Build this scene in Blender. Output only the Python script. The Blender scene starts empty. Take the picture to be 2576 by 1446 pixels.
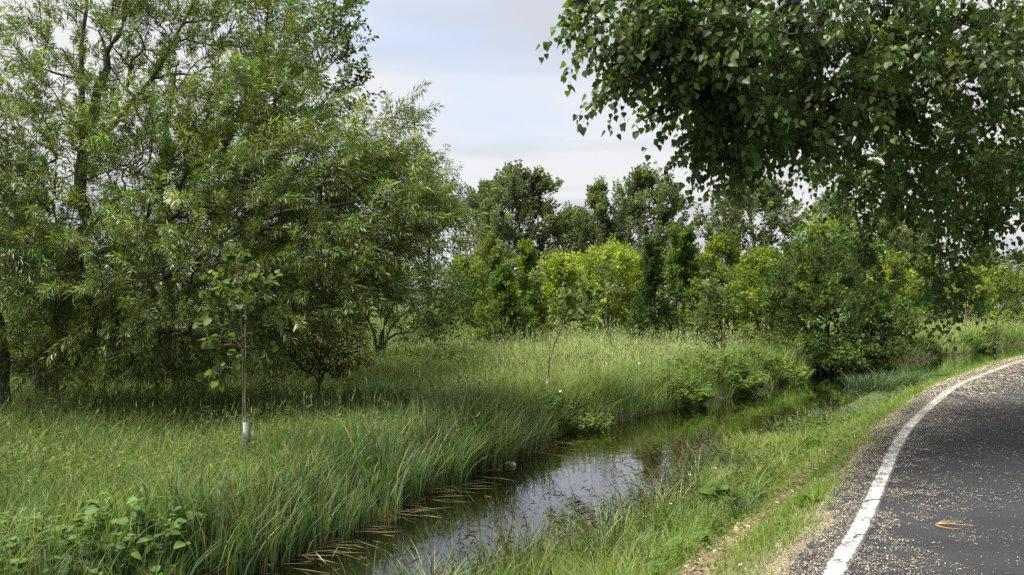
import bpy, math
import numpy as np
from mathutils import Matrix, Vector

# ------------------------------------------------------------------ camera, sky, sun, exposure
SC = bpy.context.scene
COL = SC.collection
CAMZ = 1.65
F = 1983.6                      # focal length in units of a 2576 px wide picture
cam = bpy.data.cameras.new('camera')
cam.sensor_width = 36.0
cam.lens = 36.0 * F / 2576.0
cam.clip_start = 0.05
cam.clip_end = 3000.0
camo = bpy.data.objects.new('camera', cam)
camo.location = (0, 0, CAMZ)
camo.rotation_euler = (math.radians(90), 0, 0)
COL.objects.link(camo)
SC.camera = camo

SUN_EL = math.radians(62)
SUN_AZ = math.radians(-98)      # measured from the view direction (+y), negative to the left
SUN_STRENGTH = 5.0
SKY_STRENGTH = 0.10

W = bpy.data.worlds.new('World')
SC.world = W
W.use_nodes = True
nt = W.node_tree
nt.nodes.clear()
def N(tree, typ, **kw):
    n = tree.nodes.new(typ)
    for k, v in kw.items():
        setattr(n, k, v)
    return n
def wmath(tree, op, a, b=None):
    n = N(tree, 'ShaderNodeMath', operation=op)
    for i, v in enumerate((a, b)):
        if v is None:
            continue
        if isinstance(v, (int, float)):
            n.inputs[i].default_value = v
        else:
            tree.links.new(v, n.inputs[i])
    return n.outputs[0]
out = N(nt, 'ShaderNodeOutputWorld')
bg = N(nt, 'ShaderNodeBackground')
bg.inputs['Strength'].default_value = SKY_STRENGTH
sky = N(nt, 'ShaderNodeTexSky', sky_type='NISHITA')
sky.sun_disc = False
sky.sun_elevation = SUN_EL
sky.sun_rotation = SUN_AZ
sky.air_density = 1.0
sky.dust_density = 1.2
tc = N(nt, 'ShaderNodeTexCoord')
sp = N(nt, 'ShaderNodeSeparateXYZ')
nt.links.new(tc.outputs['Generated'], sp.inputs[0])
zz = wmath(nt, 'ADD', wmath(nt, 'MAXIMUM', sp.outputs[2], 0.0), 0.16)
cx = wmath(nt, 'DIVIDE', sp.outputs[0], zz)
cy = wmath(nt, 'DIVIDE', sp.outputs[1], zz)
cb = N(nt, 'ShaderNodeCombineXYZ')
nt.links.new(wmath(nt, 'ADD', wmath(nt, 'MULTIPLY', cx, 0.55), -0.2), cb.inputs[0])
nt.links.new(wmath(nt, 'ADD', cy, 0.45), cb.inputs[1])
cb.inputs[2].default_value = 11.0
nz = N(nt, 'ShaderNodeTexNoise')
nz.inputs['Scale'].default_value = 0.8
nz.inputs['Detail'].default_value = 5.0
nz.inputs['Roughness'].default_value = 0.5
nz.inputs['Distortion'].default_value = 0.35
nt.links.new(cb.outputs[0], nz.inputs['Vector'])
cr = N(nt, 'ShaderNodeValToRGB')
cr.color_ramp.elements[0].position = 0.30
cr.color_ramp.elements[0].color = (0, 0, 0, 1)
cr.color_ramp.elements[1].position = 0.52
cr.color_ramp.elements[1].color = (1, 1, 1, 1)
nt.links.new(nz.outputs[0], cr.inputs[0])
nz2 = N(nt, 'ShaderNodeTexNoise')
nz2.inputs['Scale'].default_value = 1.7
nz2.inputs['Detail'].default_value = 4.0
nt.links.new(cb.outputs[0], nz2.inputs['Vector'])
cc = N(nt, 'ShaderNodeValToRGB')
cc.color_ramp.elements[0].position = 0.38
cc.color_ramp.elements[0].color = (0.63, 0.635, 0.665, 1)
cc.color_ramp.elements[1].position = 0.56
cc.color_ramp.elements[1].color = (0.82, 0.82, 0.83, 1)
nt.links.new(nz2.outputs[0], cc.inputs[0])
csc = N(nt, 'ShaderNodeVectorMath', operation='SCALE')
nt.links.new(cc.outputs[0], csc.inputs[0])
csc.inputs['Scale'].default_value = 0.382 / SKY_STRENGTH
ssc = N(nt, 'ShaderNodeMix', data_type='RGBA')           # thin veil of haze over the clear sky
ssc.inputs[0].default_value = 0.8
nt.links.new(sky.outputs[0], ssc.inputs[6])
ssc.inputs[7].default_value = (0.225 / SKY_STRENGTH, 0.265 / SKY_STRENGTH, 0.335 / SKY_STRENGTH, 1)
mx = N(nt, 'ShaderNodeMix', data_type='RGBA')
nt.links.new(cr.outputs[0], mx.inputs[0])
nt.links.new(ssc.outputs[2], mx.inputs[6])
nt.links.new(csc.outputs[0], mx.inputs[7])
nt.links.new(mx.outputs[2], bg.inputs[0])
nt.links.new(bg.outputs[0], out.inputs[0])

sun = bpy.data.lights.new('sun', 'SUN')
sun.energy = SUN_STRENGTH
sun.angle = math.radians(30)
sun.color = (1.0, 0.94, 0.84)
suno = bpy.data.objects.new('sun', sun)
sd = Vector((math.sin(SUN_AZ) * math.cos(SUN_EL), math.cos(SUN_AZ) * math.cos(SUN_EL), math.sin(SUN_EL)))
suno.rotation_euler = sd.to_track_quat('Z', 'Y').to_euler()
COL.objects.link(suno)

vs = SC.view_settings
vs.view_transform = 'Standard'
vs.look = 'None'
vs.gamma = 1.0
vs.use_curve_mapping = False
vs.exposure = 1.5
SC.render.engine = 'CYCLES'
SC.cycles.max_bounces = 9
SC.cycles.diffuse_bounces = 5
SC.cycles.glossy_bounces = 3
SC.cycles.transmission_bounces = 5
SC.cycles.transparent_max_bounces = 8
SC.cycles.caustics_reflective = False
SC.cycles.caustics_refractive = False
SC.cycles.sample_clamp_indirect = 6.0
SC.cycles.use_denoising = False
try:
    SC.cycles.denoising_prefilter = 'ACCURATE'
except Exception:
    pass

# ------------------------------------------------------------------ helpers
RNG = np.random.default_rng(20240611)
def at(px, py, d):
    """world point seen at (px, py) of the 2576 x 1446 picture, d metres ahead"""
    return np.array([(px - 1288.0) * d / F, d, CAMZ - (py - 723.0) * d / F])
def nrm(v):
    v = np.asarray(v, float)
    return v / np.maximum(np.linalg.norm(v, axis=-1, keepdims=True), 1e-9)
def smooth(a, b, x):
    t = np.clip((np.asarray(x, float) - a) / (b - a), 0, 1)
    return t * t * (3 - 2 * t)
def rnd(n, lo, hi):
    return RNG.uniform(lo, hi, n)

class Acc:
    """collects triangles with one colour per vertex"""
    def __init__(s):
        s.v, s.f, s.c, s.n = [], [], [], 0
    def add(s, v, f, c):
        v = np.asarray(v, np.float32).reshape(-1, 3)
        f = np.asarray(f, np.int64).reshape(-1, 3)
        c = np.asarray(c, np.float32)
        if c.ndim == 1:
            c = np.tile(c, (len(v), 1))
        s.v.append(v); s.f.append(f + s.n); s.c.append(c); s.n += len(v)
    def mesh(s, name, mat, origin=(0, 0, 0), smooth_shade=False):
        v = np.concatenate(s.v) - np.asarray(origin, np.float32)
        f = np.concatenate(s.f).astype(np.int32)
        c = np.clip(np.concatenate(s.c), 0, 1)
        m = bpy.data.meshes.new(name)
        m.vertices.add(len(v)); m.vertices.foreach_set('co', v.ravel())
        m.loops.add(f.size); m.loops.foreach_set('vertex_index', f.ravel())
        m.polygons.add(len(f))
        m.polygons.foreach_set('loop_start', np.arange(0, f.size, 3, dtype=np.int32))
        m.update(calc_edges=True)
        a = m.color_attributes.new('Col', 'FLOAT_COLOR', 'POINT')
        a.data.foreach_set('color', np.concatenate([c, np.ones((len(c), 1), np.float32)], 1).ravel())
        m.materials.append(mat)
        if smooth_shade:
            m.polygons.foreach_set('use_smooth', np.ones(len(f), bool))
        return m
def link(name, data, parent=None, loc=(0, 0, 0)):
    o = bpy.data.objects.new(name, data)
    o.location = loc
    if parent is not None:
        o.parent = parent
    COL.objects.link(o)
    return o
def tag(o, label=None, cat=None, group=None, kind=None):
    for k, v in (('label', label), ('category', cat), ('group', group), ('kind', kind)):
        if v:
            o[k] = v
    return o
def thing(name, label, cat, loc, group=None):
    return tag(link(name, None, None, loc), label, cat, group)

# ------------------------------------------------------------------ materials
def foliage(name, trans=0.35, rough=0.45, spec=0.4, tint=(1.15, 1.25, 0.55)):
    m = bpy.data.materials.new(name)
    m.use_nodes = True
    t = m.node_tree
    t.nodes.clear()
    o = N(t, 'ShaderNodeOutputMaterial')
    a = N(t, 'ShaderNodeAttribute', attribute_name='Col')
    p = N(t, 'ShaderNodeBsdfPrincipled')
    p.inputs['Roughness'].default_value = rough
    p.inputs['Specular IOR Level'].default_value = spec
    t.links.new(a.outputs['Color'], p.inputs['Base Color'])
    tl = N(t, 'ShaderNodeBsdfTranslucent')
    mu = N(t, 'ShaderNodeMix', data_type='RGBA', blend_type='MULTIPLY')
    mu.inputs[0].default_value = 1.0
    t.links.new(a.outputs['Color'], mu.inputs[6])
    mu.inputs[7].default_value = (*tint, 1)
    t.links.new(mu.outputs[2], tl.inputs['Color'])
    ms = N(t, 'ShaderNodeMixShader')
    ms.inputs[0].default_value = trans
    t.links.new(p.outputs[0], ms.inputs[1])
    t.links.new(tl.outputs[0], ms.inputs[2])
    t.links.new(ms.outputs[0], o.inputs[0])
    return m
def principled(name):
    m = bpy.data.materials.new(name)
    m.use_nodes = True
    t = m.node_tree
    return m, t, t.nodes['Principled BSDF']
def noise_node(t, scale, detail=4, rough=0.6, vec=None):
    n = N(t, 'ShaderNodeTexNoise')
    n.inputs['Scale'].default_value = scale
    n.inputs['Detail'].default_value = detail
    n.inputs['Roughness'].default_value = rough
    if vec is not None:
        t.links.new(vec, n.inputs['Vector'])
    return n.outputs[0]
def ramp(t, fac, stops):
    r = N(t, 'ShaderNodeValToRGB')
    e = r.color_ramp.elements
    while len(e) < len(stops):
        e.new(0.5)
    for i, (p, c) in enumerate(stops):
        e[i].position = p
        e[i].color = (*c, 1)
    t.links.new(fac, r.inputs[0])
    return r.outputs[0]
def bump(t, p, h, strength, dist=0.01):
    b = N(t, 'ShaderNodeBump')
    b.inputs['Strength'].default_value = strength
    b.inputs['Distance'].default_value = dist
    t.links.new(h, b.inputs['Height'])
    t.links.new(b.outputs[0], p.inputs['Normal'])
def wpos(t):
    return N(t, 'ShaderNodeNewGeometry').outputs['Position']

M_LEAF = foliage('leaf_matt', 0.45, 0.6, 0.2)
M_WILLOW = foliage('leaf_willow', 0.42, 0.38, 0.5)
M_POPLAR = foliage('leaf_poplar', 0.50, 0.42, 0.40)
M_GRASS = foliage('grass_blade', 0.36, 0.6, 0.2)
M_REED = foliage('reed_blade', 0.32, 0.5, 0.25)
M_DRY = foliage('dry_plant', 0.12, 0.8, 0.15, (1, 1, 1))

def bark(name, dark, light):
    m, t, p = principled(name)
    g = wpos(t)
    mp = N(t, 'ShaderNodeMapping')
    mp.inputs['Scale'].default_value = (1, 1, 0.25)
    t.links.new(g, mp.inputs[0])
    n = noise_node(t, 28, 5, 0.65, mp.outputs[0])
    t.links.new(ramp(t, n, [(0.35, dark), (0.65, light)]), p.inputs['Base Color'])
    p.inputs['Roughness'].default_value = 0.9
    bump(t, p, n, 0.6, 0.02)
    return m
M_BARK = bark('bark_dark', (0.030, 0.025, 0.018), (0.085, 0.072, 0.052))
M_BARK_GREY = bark('bark_grey', (0.07, 0.065, 0.05), (0.18, 0.165, 0.13))
M_BARK_PALE = bark('bark_pale', (0.12, 0.10, 0.07), (0.24, 0.21, 0.15))

# ------------------------------------------------------------------ plan of the place
WATER_Z = -0.75
# white edge line of the road, its left kerbless edge runs about 0.3 m beside it
LINE = np.array([(-6.2, -9), (-4.0, -5), (-2.1, -2), (-0.85, 0), (0.62, 2.4), (1.84, 4.53), (2.37, 5.39), (3.22, 6.86), (4.02, 8.24), (4.76, 9.43),
                 (5.84, 11.0), (7.28, 12.99), (9.07, 15.1), (11.7, 17.98), (15.5, 21.6), (21, 26), (30, 32), (45, 40), (90, 60)], float)
LEFT = np.array([(-9, -9), (-6.2, -3), (-4.6, 2), (-3.3, 4.6), (-2.28, 6.58), (-1.70, 7.71), (-1.29, 8.86), (-.80, 9.9), (.07, 11.4), (.99, 12.97), (1.94, 14.1),
                 (3.22, 15.5), (4.7, 17.2), (6.67, 19.7), (8.7, 22.4), (11.4, 24.8), (15.5, 27.7), (20.8, 32.4), (30, 40), (45, 50), (90, 72)], float)
RIGHT = np.array([(-7, -9), (-4.5, -3), (-2.9, 2), (-1.7, 4.6), (-.45, 6.45), (.72, 7.7), (1.85, 9.25), (2.85, 11.3), (5.1, 14.6), (6.95, 17.1), (9.4, 20.4),
                  (12.4, 22.6), (15.6, 25.1), (20.3, 29.8), (30.5, 38.0), (46, 48), (91, 70)], float)
def catmull(P, n=6):
    P = np.asarray(P, float)
    Q = np.vstack([2 * P[0] - P[1], P, 2 * P[-1] - P[-2]])
    o = []
    for i in range(1, len(Q) - 2):
        a, b, c, d = Q[i - 1], Q[i], Q[i + 1], Q[i + 2]
        for t in np.linspace(0, 1, n, endpoint=False):
            o.append(0.5 * (2 * b + (c - a) * t + (2 * a - 5 * b + 4 * c - d) * t * t + (3 * b - a - 3 * c + d) * t ** 3))
    o.append(P[-1])
    return np.array(o)
def wiggle(P, amp, seed):
    r = np.random.default_rng(seed)
    d = np.gradient(P, axis=0)
    nn = nrm(np.stack([-d[:, 1], d[:, 0]], 1))
    w = r.normal(0, amp, len(P))
    return P + nn * w[:, None]
LINE_C = catmull(LINE, 8)
LEFT_C = wiggle(catmull(LEFT, 5), 0.07, 3)
RIGHT_C = wiggle(catmull(RIGHT, 5), 0.06, 4)
def sdist(P, L):
    """signed distance to polyline L, positive on its left side"""
    P = np.asarray(P, float)
    best = np.full(len(P), 1e9); sign = np.ones(len(P))
    for a, b in zip(L[:-1], L[1:]):
        ab = b - a
        t = np.clip(((P - a) @ ab) / (ab @ ab), 0, 1)
        q = P - (a + t[:, None] * ab)
        d = np.hypot(q[:, 0], q[:, 1])
        cr_ = ab[0] * (P[:, 1] - a[1]) - ab[1] * (P[:, 0] - a[0])
        m = d < best - 1e-9
        best[m] = d[m]; sign[m] = np.sign(cr_[m])
    return best * np.where(sign == 0, 1, sign)
def vnoise(x, y, s, seed=0):
    """smooth value noise, about -1..1"""
    x = np.asarray(x, float) / s; y = np.asarray(y, float) / s
    xi = np.floor(x).astype(np.int64); yi = np.floor(y).astype(np.int64)
    fx = x - xi; fy = y - yi
    fx = fx * fx * (3 - 2 * fx); fy = fy * fy * (3 - 2 * fy)
    def h(a, b):
        n = (a * 374761393 + b * 668265263 + seed * 982451653) & 0xffffffff
        n = ((n ^ (n >> 13)) * 1274126177) & 0xffffffff
        return ((n ^ (n >> 16)) & 0xffff) / 32767.5 - 1
    return (h(xi, yi) * (1 - fx) + h(xi + 1, yi) * fx) * (1 - fy) + (h(xi, yi + 1) * (1 - fx) + h(xi + 1, yi + 1) * fx) * fy
ROAD_W = 5.2
EDGE = 0.24
def fields_exact(P):
    dl = sdist(P, LEFT_C)             # > 0: meadow side
    dr = -sdist(P, RIGHT_C)           # > 0: road side
    dw = -sdist(P, LINE_C)            # > 0: on the road, right of the line
    return dl, dr, dw
GRIDS = []
def fields(P):
    """the three signed distances, read from two precomputed grids"""
    P = np.asarray(P, float).reshape(-1, 2)
    if not GRIDS:
        for x0, x1, y0, y1, s_ in ((-9., 16., 2., 25., .09), (-62., 62., -12., 66., .5)):
            xs, ys = np.arange(x0, x1 + s_, s_), np.arange(y0, y1 + s_, s_)
            XX, YY = np.meshgrid(xs, ys)
            GRIDS.append((x0, x1, y0, y1, s_, [f_.reshape(XX.shape) for f_ in fields_exact(np.stack([XX.ravel(), YY.ravel()], 1))]))
    out_ = np.zeros((3, len(P)))
    todo = np.ones(len(P), bool)
    for x0, x1, y0, y1, s_, G in GRIDS:
        m_ = todo & (P[:, 0] >= x0) & (P[:, 0] <= x1) & (P[:, 1] >= y0) & (P[:, 1] <= y1)
        if not m_.any():
            continue
        fx, fy = (P[m_, 0] - x0) / s_, (P[m_, 1] - y0) / s_
        ix = np.minimum(fx.astype(int), G[0].shape[1] - 2); iy = np.minimum(fy.astype(int), G[0].shape[0] - 2)
        fx, fy = fx - ix, fy - iy
        for k in range(3):
            g_ = G[k]
            out_[k, m_] = (g_[iy, ix] * (1 - fx) + g_[iy, ix + 1] * fx) * (1 - fy) + (g_[iy + 1, ix] * (1 - fx) + g_[iy + 1, ix + 1] * fx) * fy
        todo &= ~m_
    if todo.any():
        out_[:, todo] = fields_exact(P[todo])
    return out_[0], out_[1], out_[2]
def height(P, fl=None):
    P = np.asarray(P, float).reshape(-1, 2)
    dl, dr, dw = fields(P) if fl is None else fl
    x, y = P[:, 0], P[:, 1]
    rough = 0.05 * vnoise(x, y, 1.3, 1) + 0.025 * vnoise(x, y, 0.45, 2)
    zl = -0.80 + 0.36 * smooth(0, 0.42, dl) + 0.20 * smooth(3, 16, dl) + rough * smooth(0, 0.6, dl)
    tt = dr / np.maximum(dr + np.maximum(-dw - EDGE, 0), .05)
    zr = -0.80 + 0.76 * smooth(.32, 1.03, np.clip(tt, 0, 1)) + rough * smooth(0, 0.6, dr) * 0.7
    zr = np.where(dw > -0.75, np.minimum(zr, -0.028 - 0.02 * smooth(0.3, 0.75, -dw)), zr)
    zr = np.where(dw > -EDGE, -0.03, zr)
    zr = np.where(dw > ROAD_W, -0.03 - 0.1 * smooth(0, 2, dw - ROAD_W) + rough * smooth(0, 1, dw - ROAD_W), zr)
    dep = np.minimum(-dl, -dr)
    zs = -0.80 - 0.34 * smooth(0, 0.7, dep)
    return np.where((dl < 0) & (dr < 0), zs, np.where(dl >= 0, zl, zr))
def gz(x, y):
    return float(height(np.array([[x, y]]))[0])

# ------------------------------------------------------------------ ground sheet
def spaced(parts):
    o = []
    for a, b, s in parts:
        o.append(np.arange(a, b, s))
    o.append([parts[-1][1]])
    return np.concatenate(o)
gx = spaced([(-900, -100, 100), (-100, -20, 8), (-20, -7, 0.9), (-7, 6, 0.17), (6, 14, 0.25), (14, 26, 0.35), (26, 60, 2.5), (60, 100, 8), (100, 900, 100)])
gy = spaced([(-200, -20, 30), (-20, 1, 1.5), (1, 20, 0.19), (20, 34, 0.3), (34, 60, 1.5), (60, 120, 8), (120, 1500, 120)])
GX, GY = np.meshgrid(gx, gy)
gp = np.stack([GX.ravel(), GY.ravel()], 1)
gf = fields(gp)
gh = height(gp, gf)
nx, ny = len(gx), len(gy)
ii = np.arange(nx * ny).reshape(ny, nx)
q = np.stack([ii[:-1, :-1], ii[:-1, 1:], ii[1:, 1:], ii[1:, :-1]], -1).reshape(-1, 4)
gfaces = np.concatenate([q[:, [0, 1, 2]], q[:, [0, 2, 3]]])
dl, dr, dw = gf
gc = np.tile(np.array([0.045, 0.060, 0.018]), (len(gp), 1))                       # turf under the grass
mud = ((dl < 0.25) & (dr < 0.35)).astype(float) * (1 - smooth(0.05, 0.35, np.maximum(dl, dr)))
gc = gc * (1 - mud[:, None]) + np.array([0.050, 0.034, 0.020]) * mud[:, None]     # brown mud
litw = dw + 0.22 * vnoise(gp[:, 0], gp[:, 1], 0.8, 61)
lit = (smooth(-1.35, -1.15, litw) * (1 - smooth(-0.85, -0.65, litw))) * (1 - smooth(8.0, 11.0, gp[:, 1]))
gc = gc * (1 - lit[:, None]) + np.array([0.17, 0.125, 0.07]) * lit[:, None]       # bare strip with litter
edge = smooth(-0.65, -0.4, dw) * (dw < ROAD_W)
gc = gc * (1 - edge[:, None]) + np.array([0.11, 0.09, 0.06]) * edge[:, None]
acc = Acc()
acc.add(np.stack([gp[:, 0], gp[:, 1], gh], 1), gfaces, gc)
mg, t, p = principled('ground_soil')
a = N(t, 'ShaderNodeAttribute', attribute_name='Col')
n1 = noise_node(t, 9, 6, 0.7, wpos(t))
mul = N(t, 'ShaderNodeMix', data_type='RGBA', blend_type='MULTIPLY')
mul.inputs[0].default_value = 1
t.links.new(a.outputs['Color'], mul.inputs[6])
t.links.new(ramp(t, n1, [(0.3, (0.5, 0.5, 0.5)), (0.7, (1.4, 1.4, 1.35))]), mul.inputs[7])
t.links.new(mul.outputs[2], p.inputs['Base Color'])
p.inputs['Roughness'].default_value = 0.95
bump(t, p, n1, 0.7, 0.04)
ground = tag(link('ground', acc.mesh('ground', mg, smooth_shade=True)), 'grassy ground with a ditch cut for the stream', None, None, 'structure')

# ------------------------------------------------------------------ water
lw = catmull(LEFT, 5); rw = catmull(RIGHT, 5)
m = 90
def resample(P, m):
    s = np.concatenate([[0], np.cumsum(np.hypot(*np.diff(P, axis=0).T))])
    u = np.linspace(0, s[-1], m)
    return np.stack([np.interp(u, s, P[:, k]) for k in (0, 1)], 1)
lw, rw = resample(lw, m), resample(rw, m)
mid = nrm(lw - rw)
lw = lw + mid * 0.5; rw = rw - mid * 0.45
acc = Acc()
wv = np.concatenate([np.c_[lw, np.full(m, WATER_Z)], np.c_[rw, np.full(m, WATER_Z)]])
i = np.arange(m - 1)
acc.add(wv, np.concatenate([np.stack([i, m + i, m + i + 1], 1), np.stack([i, m + i + 1, i + 1], 1)]), np.array([0.1, 0.1, 0.1]))
mw = bpy.data.materials.new('stream_water')
mw.use_nodes = True
t = mw.node_tree
t.nodes.clear()
o = N(t, 'ShaderNodeOutputMaterial')
g = wpos(t)
r1 = noise_node(t, 3.2, 3, 0.5, g)
r2 = noise_node(t, 14, 2, 0.5, g)
r = wmath(t, 'ADD', r1, wmath(t, 'MULTIPLY', r2, 0.18))
b = N(t, 'ShaderNodeBump')
b.inputs['Strength'].default_value = 0.055
b.inputs['Distance'].default_value = 0.05
t.links.new(r, b.inputs['Height'])
gl = N(t, 'ShaderNodeBsdfGlossy')
gl.inputs['Roughness'].default_value = 0.03
gl.inputs['Color'].default_value = (0.95, 0.96, 1, 1)
t.links.new(b.outputs[0], gl.inputs['Normal'])
tr = N(t, 'ShaderNodeBsdfTransparent')
tr.inputs['Color'].default_value = (0.40, 0.34, 0.20, 1)
fr = N(t, 'ShaderNodeFresnel')
fr.inputs['IOR'].default_value = 1.36
t.links.new(b.outputs[0], fr.inputs['Normal'])
ms = N(t, 'ShaderNodeMixShader')
t.links.new(wmath(t, 'MINIMUM', wmath(t, 'MULTIPLY', fr.outputs[0], 1.8), 1.0), ms.inputs[0])
t.links.new(tr.outputs[0], ms.inputs[1])
t.links.new(gl.outputs[0], ms.inputs[2])
t.links.new(ms.outputs[0], o.inputs[0])
water = tag(link('water', acc.mesh('water', mw)), 'narrow dark stream reflecting the pale sky', None, None, 'structure')

# ------------------------------------------------------------------ road with its white edge line
def ribbon(offs, z, name, mat, s0=0, s1=None, ragged=None, cols=None):
    C = LINE_C[s0:s1]
    C = resample(C, 420)
    d = np.gradient(C, axis=0)
    right = nrm(np.stack([d[:, 1], -d[:, 0]], 1))
    k = len(offs)
    rows = []
    for j, of in enumerate(offs):
        o_ = np.full(len(C), of, float)
        if ragged and j == 0:
            o_ += ragged * vnoise(np.arange(len(C)), np.zeros(len(C)), 1.6, 5) + ragged * .6 * vnoise(np.arange(len(C)), np.zeros(len(C)), 5, 6)
        rows.append(np.c_[C + right * o_[:, None], np.full(len(C), z)])
    v = np.stack(rows, 1).reshape(-1, 3)
    i = np.arange(len(C) - 1)
    f = []
    for j in range(k - 1):
        a_, b_, c_, d_ = i * k + j, i * k + j + 1, (i + 1) * k + j + 1, (i + 1) * k + j
        f += [np.stack([a_, b_, c_], 1), np.stack([a_, c_, d_], 1)]
    ac = Acc()
    ac.add(v, np.concatenate(f), np.array([.05, .05, .05]) if cols is None else np.tile(np.repeat(np.array(cols, float)[:, None], 3, 1), (len(C), 1)))
    return ac.mesh(name, mat)
ma, t, p = principled('asphalt')
g = wpos(t)
fine = noise_node(t, 160, 3, 0.7, g)
big = noise_node(t, 1.3, 4, 0.6, g)
vor = N(t, 'ShaderNodeTexVoronoi')
vor.inputs['Scale'].default_value = 75
t.links.new(g, vor.inputs['Vector'])
stone = ramp(t, vor.outputs['Distance'], [(0.0, (1, 1, 1)), (0.55, (0, 0, 0))])
base = ramp(t, fine, [(0.36, (0.006, 0.007, 0.009)), (0.52, (0.020, 0.022, 0.026)), (0.70, (0.090, 0.094, 0.105))])
mm = N(t, 'ShaderNodeMix', data_type='RGBA', blend_type='MULTIPLY')
mm.inputs[0].default_value = 1
t.links.new(base, mm.inputs[6])
t.links.new(ramp(t, big, [(0.3, (0.55, 0.55, 0.58)), (0.7, (1.15, 1.13, 1.1))]), mm.inputs[7])
t.links.new(mm.outputs[2], p.inputs['Base Color'])
p.inputs['Roughness'].default_value = 0.85
p.inputs['Specular IOR Level'].default_value = 0.3
bump(t, p, wmath(t, 'ADD', stone, fine), 0.7, 0.006)
road = tag(link('road', ribbon([-EDGE, 0.3, 1.2, 2.6, 4.0, ROAD_W], 0.0, 'road', ma, 0, None, 0.10)), 'dark grey asphalt road curving away', None, None, 'structure')
ml, t, p = principled('road_paint')
g = wpos(t)
wn = noise_node(t, 70, 4, 0.75, g)
wn2 = noise_node(t, 6, 4, 0.7, g)
la = N(t, 'ShaderNodeAttribute', attribute_name='Col')
wear = wmath(t, 'ADD', wmath(t, 'ADD', wn, wmath(t, 'MULTIPLY', wn2, 0.6)), wmath(t, 'MULTIPLY', la.outputs['Fac'], 0.34))
wear = wmath(t, 'SUBTRACT', wear, 0.30)
t.links.new(ramp(t, wear, [(0.74, (0.03, 0.03, 0.035)), (0.82, (0.30, 0.30, 0.29)), (0.98, (0.56, 0.56, 0.54))]), p.inputs['Base Color'])
p.inputs['Roughness'].default_value = 0.7
bump(t, p, wn, 0.6, 0.006)
lin = tag(link('edge_line', ribbon([-0.074, -0.042, 0.0, 0.042, 0.074], 0.004, 'edge_line', ml, cols=[0, 1, 1, 1, 0])), 'worn white edge line painted on the road', None, None, 'structure')
lin.parent = road
# ------------------------------------------------------------------ plant generators
SHAPES = {
    'lance': (np.array([(0, 0, 0), (.38, .5, .05), (1, 0, -.10), (.38, -.5, .05)]), np.array([(0, 1, 2), (0, 2, 3)])),
    'delta': (np.array([(0, 0, 0), (.10, .46, .07), (.42, .44, .03), (1, 0, -.10), (.42, -.44, .03), (.10, -.46, .07)]),
              np.array([(0, 1, 2), (0, 2, 3), (0, 3, 4), (0, 4, 5)])),
    'ovate': (np.array([(0, 0, 0), (.28, .45, .06), (.70, .36, .02), (1, 0, -.08), (.70, -.36, .02), (.28, -.45, .06)]),
              np.array([(0, 1, 2), (0, 2, 3), (0, 3, 4), (0, 4, 5)])),
    'straw': (np.array([(0, 0, 0), (.4, .5, .004), (1, 0, 0), (.4, -.5, .004)]), np.array([(0, 1, 2), (0, 2, 3)])),
    'rhomb': (np.array([(0, 0, 0), (.45, .5, .08), (1, 0, -.06), (.45, -.5, .08)]), np.array([(0, 1, 2), (0, 2, 3)])),
}
def frames(A, Nn):
    A = nrm(A)
    B = nrm(np.cross(Nn, A))
    return A, B, np.cross(A, B)
def leaves(acc, P, A, Nn, L, Wd, shape, col):
    T, Fc = SHAPES[shape]
    A, B, C = frames(A, Nn)
    n, k = len(P), len(T)
    v = (P[:, None] + T[None, :, 0, None] * (L[:, None] * A)[:, None] + T[None, :, 1, None] * (Wd[:, None] * B)[:, None]
         + T[None, :, 2, None] * (L[:, None] * C)[:, None])
    f = Fc[None] + (np.arange(n) * k)[:, None, None]
    acc.add(v.reshape(-1, 3), f.reshape(-1, 3), np.repeat(col, k, 0))
def blades(acc, P, H, Wd, az, lean, cb, ct, segs=3, power=1.9, droop=0.0):
    n = len(P)
    if n == 0:
        return
    ts = {3: [0, .42, .76, 1], 2: [0, .58, 1], 4: [0, .3, .58, .82, 1]}[segs]
    d = np.stack([np.cos(az), np.sin(az), np.zeros(n)], 1)
    a2 = az + rnd(n, .5, 2.6)
    s = np.stack([np.cos(a2), np.sin(a2), np.zeros(n)], 1)
    V, Cc = [], []
    for t in ts:
        c = P + d * (H * lean * t ** power)[:, None]
        c[:, 2] += H * (t - droop * t ** 3 - .35 * np.minimum(lean, 1) * t ** 2.4)
        w = Wd * .5 * (1 - t ** 2.2) * (0.7 + .6 * min(t, .5))
        cl = cb * (1 - t) + ct * t
        if t < 1:
            V += [c - s * w[:, None], c + s * w[:, None]]; Cc += [cl, cl]
        else:
            V += [c]; Cc += [cl]
    k = len(V)
    f = []
    for j in range(segs):
        a_ = 2 * j
        if j < segs - 1:
            f += [(a_, a_ + 1, a_ + 3), (a_, a_ + 3, a_ + 2)]
        else:
            f += [(a_, a_ + 1, a_ + 2)]
    f = np.array(f)[None] + (np.arange(n) * k)[:, None, None]
    acc.add(np.stack(V, 1).reshape(-1, 3), f.reshape(-1, 3), np.stack(Cc, 1).reshape(-1, 3))
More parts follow.
